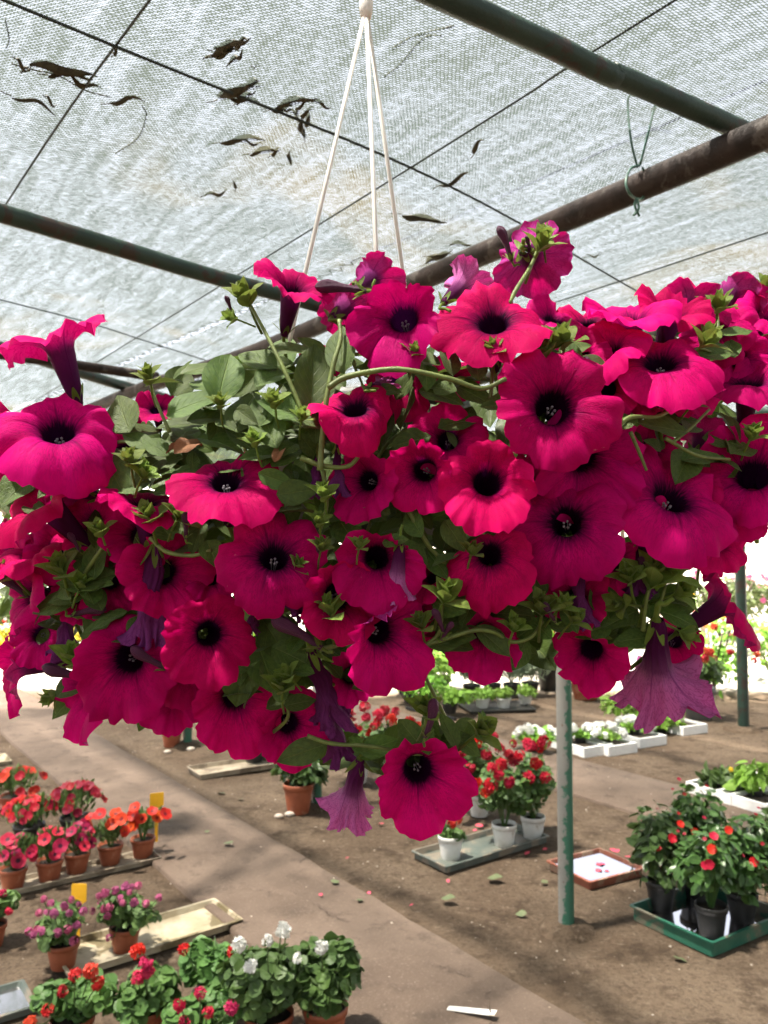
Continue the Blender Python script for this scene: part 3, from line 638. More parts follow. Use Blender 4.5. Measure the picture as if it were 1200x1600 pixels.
for k, a in enumerate([(572,455,492,448,0,),(800,408,780,352,-.01),(502,1012,428,960,-.02),(142,1060,66,1040,-.02),(46,934,-4,900,-.01),(112,962,165,948,.01),(930,602,915,556,-.01),
    (262,1046,205,1010,-.02),(125,862,106,832,-.01),(664,1152,682,1092,-.03),(290,842,292,800,-.02),(868,972,850,940,-.02),(364,492,352,462,-.01),(694,990,678,950,-.02),(1005,905,1002,868,-.01),
    (500,880,498,850,0),(1150,470,1165,440,0),(830,395,822,368,-.02),(690,1000,706,970,-.02)]):
    bud(*a, k=k)

# leaves
def leaf_mb(seed, wide=.6, fold=22, bend=30, wav=.03):
    r = random.Random(seed); b = MB(); NL, NW = 9, 6; rows = []; uvs = []; wv = wide*r.uniform(.86, 1.14); fo = RAD(fold*r.uniform(.4, 1.4)); be = RAD(bend*r.uniform(-.3, 1.3)); pt = r.uniform(.72, .95); ph = r.uniform(0, 6)
    x = z = 0; ctr = []
    for i in range(NL+1):
        a = be*(i/NL-.3); ctr.append((x, z, a)); x += math.cos(a)/NL; z -= math.sin(a)/NL
    for i in range(NL+1):
        t = i/NL; wd = wv*.5*(math.sin(PI*t**pt)**.85)*(1-.12*t)+.012*(1-t)+.002; row = []; uv = []
        cx, czz, a = ctr[i]
        for j in range(-NW//2, NW//2+1):
            s = j/(NW/2); y = wd*s*math.cos(fo); zz = abs(s)*wd*math.sin(fo)*(1-.35*abs(s)) + wav*s*s*math.sin(9*t+ph+s*2)*math.sin(PI*t) + .018*math.sin(t*26-abs(s)*7)*abs(s)*(1-abs(s))*2
            row.append((cx - math.sin(a)*-zz*0 + math.sin(a)*zz, y, czz+zz*math.cos(a))); uv.append((.5+s*.5, t))
        rows.append(row); uvs.append(uv)
    b.grid(rows, uvs, flip=True)
    return b
LEAF = [leaf_mb(k, .60+.06*(k % 3)).mesh('leaf', M['leaf']) for k in range(12)]
TIPL = [leaf_mb(50+k, .64, 26, 70) for k in range(6)]
leafn = [0]; extra = MB(); LEAFMB = [leaf_mb(k, .60+.06*(k % 3)) for k in range(12)]
def leaf(px, py, L, ang, yaw=0, tilt=35, dz=0, k=None):
    leafn[0] += 1; k = leafn[0]*5 % 12 if k is None else k
    Y = depth(px, py)+dz; n = nrm(yaw, tilt); d = Vector((math.cos(RAD(ang)), 0, math.sin(RAD(ang))))
    if abs(n.dot(d)) > .97: d += Vector((.3, .2, 0))
    s = L/F*Y; Mw = frame(at(px, py, Y), n, d, s); Mw = Mw @ Matrix.Translation((-.5, 0, 0))
    if leafn[0] <= 298: part('leaf', LEAF[k], Mw)
    else: extra.merge(LEAFMB[k], Mw)
LV = [(350,590,86,80,10,20,-.01),(305,632,80,35,-10,40,-.01),(415,660,95,110,0,30,-.015),(488,592,105,82,25,14,-.005),(492,640,90,60,30,10,.005),(535,545,80,100,-20,20,-.02),
 (178,742,88,-60,-10,25,-.0),(192,645,84,120,-20,30,.01),(240,705,78,30,0,50,.0),(28,765,72,250,0,35,-.02),(28,715,60,150,0,50,-.015),(410,712,66,200,0,50,-.01),(370,735,70,20,0,60,0),
 (455,705,72,60,-10,40,0),(450,548,66,160,0,50,-.005),(402,565,70,140,-10,40,.005),(345,695,72,-30,10,50,0),(282,665,66,190,0,50,0),(230,735,64,-120,0,40,.0),(960,662,62,200,-10,40,-.02),
 (1035,668,70,170,10,40,-.02),(1066,732,66,240,10,30,-.01),(1098,715,62,20,0,50,-.015),(1160,702,62,30,20,40,-.01),(1140,668,50,100,40,20,0),(690,620,64,-20,10,40,0),(742,618,66,-40,0,30,.005),
 (785,632,62,190,0,30,-.02),(700,562,58,90,20,30,-.01),(655,565,60,150,0,50,0),(640,852,66,-110,10,20,.005),(684,882,56,-60,0,30,.0),(178,985,90,190,0,10,.01),(160,975,76,250,0,10,.015),
 (104,1100,52,235,-10,30,-.02),(332,866,54,-70,0,40,-.02),(378,1052,92,-100,0,4,.005),(415,1040,84,-70,10,0,.01),(472,1176,70,200,0,20,-.02),(592,1166,54,20,0,20,-.01),(565,1168,46,140,0,20,0),(968,968,62,215,0,40,-.01),
 (1062,968,58,-30,10,40,-.015),(925,985,56,200,0,30,0),(812,1022,56,230,30,20,-.01),(940,935,60,100,0,30,.01),(600,545,60,70,0,40,.0),(565,520,66,110,0,40,.0),(430,590,70,60,0,50,.0),(520,670,60,-60,0,30,.005),
 (460,760,70,-80,0,20,.01),(445,800,76,-90,10,10,.015),(300,745,60,-30,0,50,.0),(270,770,54,0,0,50,.0),(870,700,60,-20,0,20,.03),(150,870,66,100,-20,20,.0),(110,930,60,200,-10,30,-.01),(150,905,60,20,0,30,-.01),
 (85,945,64,200,-10,35,-.02),(120,1070,60,40,-10,40,-.01),(430,1000,70,-60,10,20,.01),(455,1025,60,-30,0,30,-.005),(700,1005,56,20,10,40,-.015),(770,1002,60,-50,10,30,-.02),(330,1075,60,250,0,10,.02),(230,1115,50,-110,0,20,.01),
 (1010,935,60,90,0,30,-.0),(985,1000,50,190,0,30,-.015),(1150,520,50,20,0,50,-.01),(1110,555,56,200,0,40,-.01),(1085,575,50,-30,0,40,-.01),(900,545,50,30,0,40,-.015),(850,560,54,-160,0,40,-.02),(820,575,60,200,0,30,-.02),
 (745,575,56,90,0,40,-.01),(640,690,60,200,0,30,.02),(720,660,64,20,0,30,.02),(560,700,60,-20,0,40,.01),(390,810,60,-90,0,20,.01),(410,830,54,-60,0,20,.01),(515,800,56,-110,0,20,.01),(545,835,60,-60,0,20,.015),
 (1130,690,54,-20,0,40,.0),(990,730,50,-60,10,30,.02),(1000,760,50,-90,10,30,.025),(200,760,60,200,0,40,.0),(215,690,56,140,0,40,.0),(20,790,50,-60,0,30,-.01),(700,1140,50,110,30,20,-.02),(668,1150,48,100,-30,10,-.02),
 (640,1145,50,130,-10,20,-.01),(730,1165,46,-40,20,30,-.015),(755,1135,44,70,40,20,-.02),(440,640,72,160,10,35,-.01),(385,640,80,80,-10,30,-.005),(470,610,60,140,0,40,0),(330,655,64,10,0,45,0),(365,665,60,-50,0,50,-.01)]
for a in LV: leaf(a[0], a[1], a[2]*1.18, *a[3:])
Z2 = [(470,780,60,50,10),(690,965,60,55,10),(270,850,60,35,8),(840,975,60,35,8),(1010,945,60,50,10),(640,585,120,35,10),(1080,690,70,50,8),(870,560,60,40,7),(110,905,50,60,9),(430,1065,55,60,10),(510,1000,50,40,7),(665,850,50,50,8),(700,1150,40,22,5),(370,690,130,60,16),(1120,545,50,40,5),(560,790,50,30,5),(170,985,50,30,5),(60,770,40,30,4)]
ZR = random.Random(5)
for (cx, cy_, rx, ry, n) in Z2:
    for _ in range(n):
        a = ZR.uniform(0, 2*PI); q = math.sqrt(ZR.random())
        leaf(cx+rx*q*math.cos(a), cy_+ry*q*math.sin(a), ZR.uniform(38, 70), ZR.uniform(0, 360), ZR.gauss(0, 30), ZR.gauss(38, 20), ZR.uniform(-.02, .015))
FILLR = random.Random(21)
ZONES = [(430,660,220,120,75),(640,620,180,110,45),(600,780,260,130,60),(330,880,200,150,55),(520,960,220,130,45),(780,860,220,140,50),(960,690,190,140,45),(440,1080,110,90,28),(960,930,110,90,30),(140,900,110,110,30),(1120,560,90,90,20),(590,1165,60,25,8),(90,830,80,70,22),(330,800,70,50,18),(690,820,60,50,14),(540,1010,60,50,12),(70,950,60,60,16),(540,620,200,60,20),(1060,700,130,90,26),(700,930,160,60,16),(210,740,150,90,24),(250,1010,150,110,24),(830,970,120,60,18)]
for (cx, cy_, rx, ry, n) in ZONES:
    for _ in range(n):
        a = FILLR.uniform(0, 2*PI); q = math.sqrt(FILLR.random())
        leaf(cx+rx*q*math.cos(a), cy_+ry*q*math.sin(a), FILLR.uniform(44, 88), FILLR.uniform(0, 360), FILLR.gauss(0, 35), FILLR.gauss(35, 22), FILLR.uniform(.02, .17))
extra_o = part('foliage', extra.mesh('foliage', M['leaf']), Matrix(), kind='stuff')
extra_o.matrix_local = TB

# young shoot tips: a fan of small leaves with bud points
def tip_mb(seed):
    r = random.Random(seed); b = MB()
    for k in range(11):
        a = k*2.4+r.uniform(-.3, .3); el = RAD(84-k*4.6+r.uniform(-9, 9)); L = .30+.038*k+r.uniform(-.06, .06)
        d = Vector((math.cos(a)*math.cos(el), math.sin(a)*math.cos(el), math.sin(el))); n = Vector((-math.cos(a)*math.sin(el), -math.sin(a)*math.sin(el), math.cos(el)))
        b.merge(TIPL[k % 6], frame(Vector((0, 0, .28-.028*k)), n, d, L))
    b.tube([(0, 0, .3), (0.01, 0, 0), (0, .02, -.25), (.03, .03, -.6)], .032, 6)
    return b
TIP = [tip_mb(k).mesh('shoot_tip', M['tip']) for k in range(6)]
TIPS = [(390,480,78,110),(372,500,50,160),(235,602,62,95),(238,828,84,100),(275,815,70,60),(838,398,80,70),(850,380,52,100),(1120,492,70,95),(1092,545,80,60),(1190,468,70,80),(880,548,80,100),(856,560,60,120),(508,785,62,95),(515,968,82,95),
 (690,945,84,75),(1012,925,110,85),(1040,905,80,60),(985,915,70,110),(125,1045,84,100),(145,1040,70,70),(100,905,84,95),(122,925,60,60),(24,905,66,120),(845,965,80,90),(870,955,60,60),(665,1120,70,95),(742,1150,72,50),(440,1085,66,90),(455,1060,50,120),
 (800,990,60,80),(500,865,50,80),(345,640,52,90),(770,560,60,100),(860,550,70,80),(205,730,60,90),(220,750,60,60),(455,890,50,40),(735,870,50,80),(660,985,60,100),(160,840,56,100),(1170,690,56,80),(970,655,56,190),(1075,640,50,60),(645,560,50,80),(890,975,56,60),
 (430,640,60,95),(470,660,50,80),(400,700,56,100),(500,825,50,90),(560,860,44,80),(1050,930,70,30),(980,945,60,170),(395,900,46,80),(95,1080,56,210),(1060,985,56,-20)]
for k, (px, py, L, ang) in enumerate(TIPS):
    Y = depth(px, py)-.028; d = Vector((math.cos(RAD(ang)), -.55, math.sin(RAD(ang)))).normalized()
    part('shoot_tip', TIP[k % 6], frame(at(px, py, Y), d, UP.cross(d)+Vector((.1*k % 1, .3, 0)), L/F*Y))
# stems
ST = [([(500,735),(503,690),(510,625),(514,603)],.0042,-.03),([(512,606),(545,588),(620,577),(700,591),(752,607),(790,592)],.0040,-.045),([(514,604),(522,565),(532,530),(530,500)],.0036,-.03),([(475,650),(445,580),(412,515),(392,478)],.0030,-.03),
 ([(265,675),(246,632),(236,604)],.0026,-.02),([(795,475),(808,450),(828,418),(838,395)],.0034,-.02),([(960,672),(985,652),(1030,650),(1075,622),(1110,612)],.0034,-.035),([(1050,692),(1080,668),(1108,640)],.0026,-.03),([(1040,685),(1090,712),(1140,718)],.003,-.03),
 ([(985,675),(1000,710),(1010,735)],.0028,-.03),([(640,1015),(690,1000),(740,985),(772,988),(800,1003),(830,995),(848,970)],.0034,-.02),([(480,1150),(520,1162),(580,1166),(650,1178),(710,1170),(742,1150)],.0032,-.02),([(648,1165),(662,1140),(666,1118)],.0026,-.02),
 ([(1005,985),(1008,950),(1014,920)],.0036,-.03),([(1022,985),(1030,950),(1040,915)],.003,-.03),([(640,800),(668,850),(700,885),(725,915)],.0034,.0),([(470,715),(505,728),(545,728),(568,702)],.0036,-.025),([(150,705),(190,690),(240,700)],.0028,-.0),
 ([(30,790),(60,755),(100,738),(130,728)],.0032,-.01),([(130,900),(150,870),(168,845)],.0034,-.015),([(235,840),(260,862),(300,868),(330,860)],.0034,-.02),([(500,1015),(540,1000),(520,965)],.0034,-.02),([(120,1060),(170,1072),(210,1090)],.003,-.01),
 ([(420,1150),(450,1120),(440,1085)],.003,-.0),([(380,690),(395,760),(392,830)],.003,.02),([(690,945),(685,990),(650,1015)],.003,-.02),([(1120,540),(1122,510),(1120,485)],.003,-.01),([(1060,560),(1090,545),(1110,550)],.003,-.01),([(870,600),(875,570),(880,545)],.003,-.02),
 ([(505,735),(510,790),(500,830)],.003,-.01),([(765,640),(768,600),(770,565)],.003,-.01),([(60,960),(95,940),(120,925)],.003,-.01),([(430,690),(420,640),(440,600)],.003,.0),([(560,800),(600,700),(680,640)],.003,.05),([(500,950),(560,860),(600,760)],.003,.05),([(300,950),(380,850),(470,740)],.003,.06),([(900,900),(820,800),(700,700)],.003,.06),([(700,1130),(640,1000),(600,850)],.003,.05)]
for pts, r_, dz in ST:
    b = MB(); p = spline([at(x, y, depth(x, y)+dz) for x, y in pts], 6); n = len(p); b.tube(p, [.58*r_*(1.1-.35*i/n+.10*(1 if i % 6 == 0 else 0)) for i in range(n)], 8)
    part('stem', b.mesh('stem', M['stem']), Matrix())
# dry curled leaves
for k, (px, py, L, ang) in enumerate(((298,697,58,40),(437,706,44,70),(275,702,40,200))):
    Y = depth(px, py)-.02; me = leaf_mb(90+k, .6, 70, 150, .12).mesh('dry_leaf', M['dry'])
    part('dry_leaf', me, frame(at(px, py, Y), nrm(10, 30), Vector((math.cos(RAD(ang)), 0, math.sin(RAD(ang)))), L/F*Y) @ Matrix.Translation((-.5, 0, 0)))['label'] = 'dried brown leaf'

# ------------------------------------------------------------------ potted plants, trays and the rest of the nursery
def ms(px_, p): return px_/F*p.y            # pixels to metres at the depth of p
def leafpoly(kind):
    b = MB()
    if kind == 'round':
        n = 9; b.add((0, 0, -.04), (.5, .1))
        for k in range(n):
            a = 2*PI*k/n; q = .5*(1+.10*(k % 2)); b.add((q*math.cos(a), q*math.sin(a), .07*math.cos(2*a)+.05), (.5+.5*math.cos(a), .5+.5*math.sin(a)))
        for k in range(n): b.face(0, 1+k, 1+(k+1) % n)
    else:
        wd = {'oval': .27, 'narrow': .13, 'needle': .07, 'frond': .2}[kind]
        P = [((0, 0, 0), (.5, 0)), ((.3, wd, .04), (1, .3)), ((.3, 0, -.03), (.5, .3)), ((.3, -wd, .04), (0, .3)), ((.7, wd*.85, .0), (1, .7)), ((.7, 0, -.06), (.5, .7)), ((.7, -wd*.85, .0), (0, .7)), ((1, 0, -.14), (.5, 1))]
        for p, uv in P: b.add(p, uv)
        for f in ((0, 2, 1), (0, 3, 2), (1, 2, 5, 4), (2, 3, 6, 5), (4, 5, 7), (5, 6, 7)): b.face(*f)
    return b
LP = {k: leafpoly(k) for k in ('round', 'oval', 'narrow', 'needle', 'frond')}
_fol = {}
def foliage_mesh(key, kind, n, rx, h, L, mat, seed, up=.35, skirt=.25):
    if key in _fol: return _fol[key]
    r = random.Random(seed); b = MB(); lobes = [(r.uniform(-.5, .5)*rx, r.uniform(-.5, .5)*rx, r.uniform(.35, .75)*h, r.uniform(.45, .7)) for _ in range(6)]
    for _ in range(n):
        cx, cy_, czz, sz = lobes[r.randrange(6)]
        d = Vector((r.gauss(0, 1), r.gauss(0, 1), r.gauss(.25, .9))).normalized(); q = r.random()**.35
        p = Vector((cx+d.x*rx*sz*q, cy_+d.y*rx*sz*q, max(-.03, czz+d.z*h*.5*sz*q-skirt*h*(abs(d.x)+abs(d.y))*.15)))
        nn = (d*(1-up)+UP*up+Vector((r.gauss(0, .35), r.gauss(0, .35), r.gauss(0, .35)))).normalized()
        dd = Vector((d.x+r.gauss(0, .5), d.y+r.gauss(0, .5), r.gauss(-.1, .4))) if kind in ('round', 'oval', 'frond') else Vector((d.x*.6+r.gauss(0, .25), d.y*.6+r.gauss(0, .25), 1.0))
        if kind in ('needle', 'narrow'): nn = Vector((r.gauss(0, 1), r.gauss(0, 1), r.gauss(0, .3)))
        b.merge(LP[kind], frame(p, nn, dd, L*r.uniform(.6, 1.25)))
    for k in range(9):
        a = r.uniform(0, 2*PI); e = Vector((math.cos(a)*rx*.6, math.sin(a)*rx*.6, h*r.uniform(.4, .8)))
        b.tube(spline([(0, 0, -.03), e*.45+Vector((0, 0, h*.1)), e], 4), .0035, 5)
    _fol[key] = b.mesh('foliage', mat); return _fol[key]
def floret(b, M_, seed, cup=.2):
    r = random.Random(seed); o = MB(); o.add((0, 0, -.05), (.5, 0))
    for k in range(5):
        a = 2*PI*k/5; w_ = .52
        o_ = len(o.v)
        o.add((.62*math.cos(a-w_), .62*math.sin(a-w_), cup*.6), (0, .6)); o.add((1.0*math.cos(a-.26), 1.0*math.sin(a-.26), cup+r.uniform(-.1, .1)), (.3, 1)); o.add((1.0*math.cos(a+.26), 1.0*math.sin(a+.26), cup+r.uniform(-.1, .1)), (.7, 1)); o.add((.62*math.cos(a+w_), .62*math.sin(a+w_), cup*.6), (1, .6))
        o.face(0, o_, o_+1, o_+2, o_+3)
    b.merge(o, M_)
_hd = {}
def head_mesh(mat, style, v):
    key = (mat, style, v)
    if key in _hd: return _hd[key]
    b = MB(); r = random.Random(v*7+3)
    if style == 'umbel':
        for k in range(24):
            d = Vector((r.gauss(0, 1), r.gauss(0, 1), r.gauss(.45, .8))).normalized()
            floret(b, frame(d*Vector((.62, .62, .48)).length*.55*Vector((1, 1, .8)).length/1.6, d+Vector((r.gauss(0, .25), r.gauss(0, .25), 0)), Vector((r.gauss(0, 1), r.gauss(0, 1), 0.01)), .40*r.uniform(.75, 1.15)), k)
    else: floret(b, Matrix(), v, .3); floret(b, Matrix.Rotation(.63, 4, 'Z') @ Matrix.Scale(.97, 4), v+1, .22)
    _hd[key] = b.mesh('flower_head', M[mat]); return _hd[key]
def pot_mesh(r_, h, mat, _c={}):
    key = (round(r_, 3), round(h, 3), mat)
    if key not in _c:
        b = MB(); b.lathe([(0, .002), (r_*.70, 0), (r_*.72, .004), (r_*.93, h*.78), (r_*.93, h*.80), (r_*1.0, h*.80), (r_*1.01, h*.985), (r_*.985, h), (r_*.93, h*.985), (r_*.90, h*.82), (0, h*.82)], 20)
        _c[key] = b.mesh('pot', M[mat])
    return _c[key]
def soil_mesh(r_, _c={}):
    if round(r_, 3) not in _c:
        b = MB(); b.lathe([(0, .006), (r_*.5, .004), (r_*.9, 0)], 12); _c[round(r_, 3)] = b.mesh('soil', M['soilpot'])
    return _c[round(r_, 3)]
plant_n = [0]
def plant(name, label, cat, base, pot, fol, heads=(), group=None, z0=0.0):
    """base: pixel of the pot's foot (on height z0) or a Vector; pot: (radius, height, material); fol: (kind, n, radius, height, leaf length, material); heads: list of (material, style, size m, [(px, py), ...] or number)."""
    plant_n[0] += 1; k = plant_n[0]; r = random.Random(k*31)
    p = base if isinstance(base, Vector) else on(*base, z0)
    p = Vector((p.x, p.y, z0))
    e = thing(name, label, cat, p, r.uniform(0, 6.28), group); Mi = e.matrix_basis.inverted()
    pr, ph, pm = pot
    o_ = link('pot', pot_mesh(pr, ph, pm), e); link('soil', soil_mesh(pr), o_, Matrix.Translation((0, 0, ph*.84)))
    kind, n, rx, h, L, lm = fol
    link('foliage', foliage_mesh((kind, n, round(rx, 2), round(h, 2), lm, k % 3), kind, n, rx, h, L, M[lm], 40+k % 3), e, Matrix.Translation((0, 0, ph*.86)), kind='stuff')
    for (hm, style, size, where) in heads:
        if isinstance(where, int):
            pts = []
            for q in range(where):
                a = r.uniform(0, 6.28); el = r.uniform(.15, 1.35); d = Vector((math.cos(a)*math.cos(el), math.sin(a)*math.cos(el), math.sin(el)))
                pts.append(p + Vector((d.x*rx*1.02, d.y*rx*1.02, ph*.86 + h*.30 + d.z*h*.72)))
        else:
            pts = [at(x, y, p.y - rx*.95 + r.uniform(-.15, .3)*rx) for x, y in where]
        for q, w_ in enumerate(pts):
            n_ = (w_ - p - Vector((0, 0, ph+h*.3))).normalized() + Vector((0, -.55, .35)) + Vector((r.gauss(0, .25), r.gauss(0, .25), r.gauss(0, .25)))
            Mw = frame(w_, n_, Vector((r.gauss(0, 1), r.gauss(0, 1), .1)), size*r.uniform(.82, 1.18))
            ho = link('flower', head_mesh(hm, style, q % 4), e); ho.matrix_local = Mi @ Mw
            if style == 'umbel' and size > .02:
                b = MB(); c = Mi @ w_; b.tube(spline([(c.x*.35, c.y*.35, ph+h*.25), c*.7+Vector((0, 0, .02)), c], 3), .0022, 5)
                b.build('flower_stalk', M['cal_leaf'], e)
    return e
def tray(name, label, cat, corner, right, back, z, mat, lip=.012, wall=.006, water=None, flare=.012, group=None):
    """corner, right, back: pixels of the near-left, near-right and far-left top corners, read at height z."""
    a, r_, bk = (q if isinstance(q, Vector) else on(*q, z) for q in (corner, right, back))
    ex = (r_-a); L = ex.length; ex.normalize(); ey = bk-a; ey = ey-ex*ey.dot(ex); W = ey.length; ey.normalize()
    c = a+ex*L/2+ey*W/2
    e = thing(name, label, cat, (c.x, c.y, 0), math.atan2(ex.y, ex.x), group)
    b = MB(); n = 5
    def ring(l, w_, zz, rd=.012):
        out = []
        for sx, sy, a0 in ((1, 1, 0), (-1, 1, 90), (-1, -1, 180), (1, -1, 270)):
            for k in range(n):
                t = RAD(a0+90*k/(n-1)); out.append((sx*(l/2-rd)+rd*math.cos(t), sy*(w_/2-rd)+rd*math.sin(t), zz))
        return out+[out[0]]
    b.grid([ring(L-flare*2, W-flare*2, .003), ring(L-lip*2, W-lip*2, z-.004), ring(L, W, z-.005), ring(L, W, z), ring(L-lip*2, W-lip*2, z+.001), ring(L-lip*2-wall-flare, W-lip*2-wall-flare, .012)])
    bt = ring(L-lip*2-wall-flare, W-lip*2-wall-flare, .012)[:-1]; i0 = [b.add(q) for q in bt]; b.face(*i0)
    o_ = b.build('tub', M[mat], e, smooth=False)
    if water is not None:
        b = MB(); q = ring(L-lip*2-wall-.006, W-lip*2-wall-.006, water)[:-1]; b.face(*[b.add(x) for x in q]); b.build('water', M['water'], e, smooth=False)
    return e, (a, ex, ey, L, W)

# left, lower: the small pots in a row on the long wooden tray
tray('plant_tray', 'long weathered trough holding the row of small magenta and orange pots', 'tray', on(254,1339,.03)-V*1.15, (254,1339), on(254,1339,.03)-V*1.15+U*.17, .03, 'wood')
row = [((20,1388), 'fl_magenta', [(12,1312),(28,1345),(6,1338)], 'magenta flowered pot at the open left end of the trough row', 9),
       ((77,1375), 'fl_magenta', [(52,1328),(86,1335),(70,1312),(94,1322)], 'magenta flowered pot in the trough, second along from the open end', 8),
       ((120,1362), 'fl_magenta', [(104,1315),(127,1312),(112,1300),(132,1322)], 'magenta flowered pot in the trough touching the orange flowered pot', 8),
       ((172,1349), 'fl_orange', [(142,1277),(156,1273),(181,1272),(175,1288),(139,1292),(190,1280)], 'orange flowered pot in the trough between magenta pot and end pot', 4),
       ((223,1338), 'fl_orange', [(211,1262),(245,1278),(208,1274),(258,1272),(205,1292),(238,1268),(222,1280)], 'orange flowered pot at the trough end beside the yellow tag', 4)]
for bp, hm, pts, lab, n in row:
    plant('potted_flower', lab, 'potted plant', bp, (.064, .098, 'terracotta'), ('narrow', 260, .095, .15, .045, 'cal_leaf'), [(hm, 'disc', .031, pts), (hm, 'disc', .028, n)], 'small pots in the trough', z0=.012)
plant('potted_flower', 'dark red flowered plant in a black pot behind the magenta row', 'potted plant', (117,1306), (.085, .11, 'blackpot'), ('narrow', 360, .155, .19, .05, 'cal_leaf'), [('fl_deepred', 'disc', .025, 46)], 'red pots behind the trough')
plant('potted_flower', 'crimson flowered plant beside the dark red one behind the trough', 'potted plant', (45,1316), (.085, .10, 'blackpot'), ('narrow', 340, .15, .15, .05, 'cal_leaf'), [('fl_red', 'disc', .026, 40)], 'red pots behind the trough')
plant('potted_flower', 'coral red mounded plant in the dark tray farther up the path', 'potted plant', (22,1262), (.09, .08, 'terracotta'), ('narrow', 360, .19, .16, .05, 'cal_leaf'), [('fl_coral', 'disc', .027, 52)])
tray('plant_tray', 'low brown tray under the coral red mounded plant', 'tray', on(40,1258,.03)-V*.7, (58,1256), on(40,1258,.03)-V*.7+U*.22, .03, 'browntray')
tray('plant_tray', 'empty cream tray lying by the path far from the trough', 'tray', on(20,1188,.03)-V*.6, (20,1188), on(20,1188,.03)-V*.6+U*.28, .03, 'creamtray')
# cream tray with two pink plants
tray('plant_tray', 'cream weathered tray with dirty bottom under two pink flowered pots', 'tray', (106,1521), (381,1436), (66,1479), .035, 'creamtray', water=None)
plant('potted_flower', 'pink flowered terracotta pot on the cream tray next to the yellow tag', 'potted plant', (98,1510), (.062, .095, 'terracotta'), ('round', 420, .12, .16, .034, 'cal_leaf'), [('fl_pink', 'umbel', .021, [(45,1455),(52,1460),(84,1428),(108,1427),(90,1457),(106,1452),(65,1455),(100,1415),(68,1405),(115,1470),(120,1445),(130,1424)]), ('fl_pink', 'umbel', .018, 9)], 'pink pots on the cream tray', z0=.012)
plant('potted_flower', 'pink flowered terracotta pot in the middle of the cream tray', 'potted plant', (195,1484), (.062, .095, 'terracotta'), ('round', 420, .12, .16, .034, 'cal_leaf'), [('fl_pink', 'umbel', .021, [(164,1395),(180,1391),(196,1385),(216,1384),(171,1418),(168,1432),(210,1410),(228,1412),(248,1403),(171,1465),(192,1411),(155,1400)]), ('fl_pink', 'umbel', .018, 8)], 'pink pots on the cream tray', z0=.012)
tray('plant_tray', 'dark grey tray with wet bottom at the left of the cream tray', 'tray', on(37,1529,.03)-V*.5-U*.22, on(37,1529,.03)-U*.22, on(37,1529,.03)-V*.5, .03, 'greytray', water=.016)
plant('potted_flower', 'pink flowered plant standing behind the dark grey wet tray', 'potted plant', (-14,1478), (.06, .09, 'terracotta'), ('round', 220, .10, .13, .045, 'cal_leaf'), [('fl_hotpink', 'umbel', .02, 10)])
# bottom row of geraniums
GL = 'ger_leaf'
def geranium(lab, base, pot, rx, h, n, heads, group='geraniums beside the path', leafm=GL, L=.037):
    return plant('geranium', lab, 'geranium', base, pot, ('round', int(n*2.0), rx, h, L, leafm), heads, group)
geranium('coral red geranium with blooms above the cream tray corner', (112,1642), (.07, .11, 'terracotta'), .125, .15, 330, [('fl_coral', 'umbel', .028, [(98,1548),(75,1578),(48,1597),(142,1517),(118,1523),(152,1536)])])
geranium('rose red geranium in a terracotta pot with a tall double bloom', (228,1626), (.066, .11, 'terracotta'), .108, .14, 300, [('fl_hotpink', 'umbel', .028, [(228,1505),(215,1528),(231,1518)])])
geranium('deep red geranium with two blooms behind the pink one', (332,1600), (.07, .11, 'blackpot'), .14, .19, 420, [('fl_red', 'umbel', .032, [(288,1483),(366,1487),(216,1486)])])
geranium('hot pink geranium with loose blooms in front of the deep red one', (312,1672), (.068, .11, 'terracotta'), .125, .16, 360, [('fl_hotpink', 'umbel', .029, [(280,1570),(325,1582),(361,1574),(313,1552),(288,1596)])])
geranium('white geranium with many leaves and small white blooms', (420,1640), (.08, .12, 'terracotta'), .165, .25, 620, [('fl_white', 'umbel', .027, [(440,1452),(418,1470),(392,1510),(373,1476),(448,1456)])])
geranium('white geranium in a terracotta pot touching the path edge', (508,1628), (.075, .12, 'terracotta'), .145, .235, 480, [('fl_white', 'umbel', .027, [(465,1497),(502,1480)])])
# middle left
geranium('small geranium with a pink bloom in a terracotta pot beside the pale post', (268,1166), (.085, .15, 'terracotta'), .17, .2, 300, [('fl_pink', 'umbel', .045, [(258,1104)]), ('fl_white', 'umbel', .04, [(266,1110)])])
plant('potted_flower', 'terracotta pot with hanging leaves behind the wooden tray', 'potted plant', (372,1152), (.10, .15, 'terracotta'), ('oval', 260, .17, .2, .06, 'ger_leaf'), [])
tray('plant_tray', 'shallow wooden tray behind the single terracotta pot', 'tray', (312,1211), (436,1192), (298,1196), .04, 'wood')
plant('potted_flower', 'coral flowered plant in a black pot at the wooden tray end', 'potted plant', (397,1190), (.085, .13, 'blackpot'), ('round', 280, .14, .15, .05, 'ger_leaf'), [('fl_coral', 'umbel', .035, [(375,1148),(392,1142),(402,1150)])], z0=.012)
plant('potted_flower', 'leafy plant in a lone terracotta pot beside the green post', 'potted plant', (466,1269), (.094, .18, 'terracotta'), ('oval', 340, .15, .22, .07, 'man_leaf'), [])
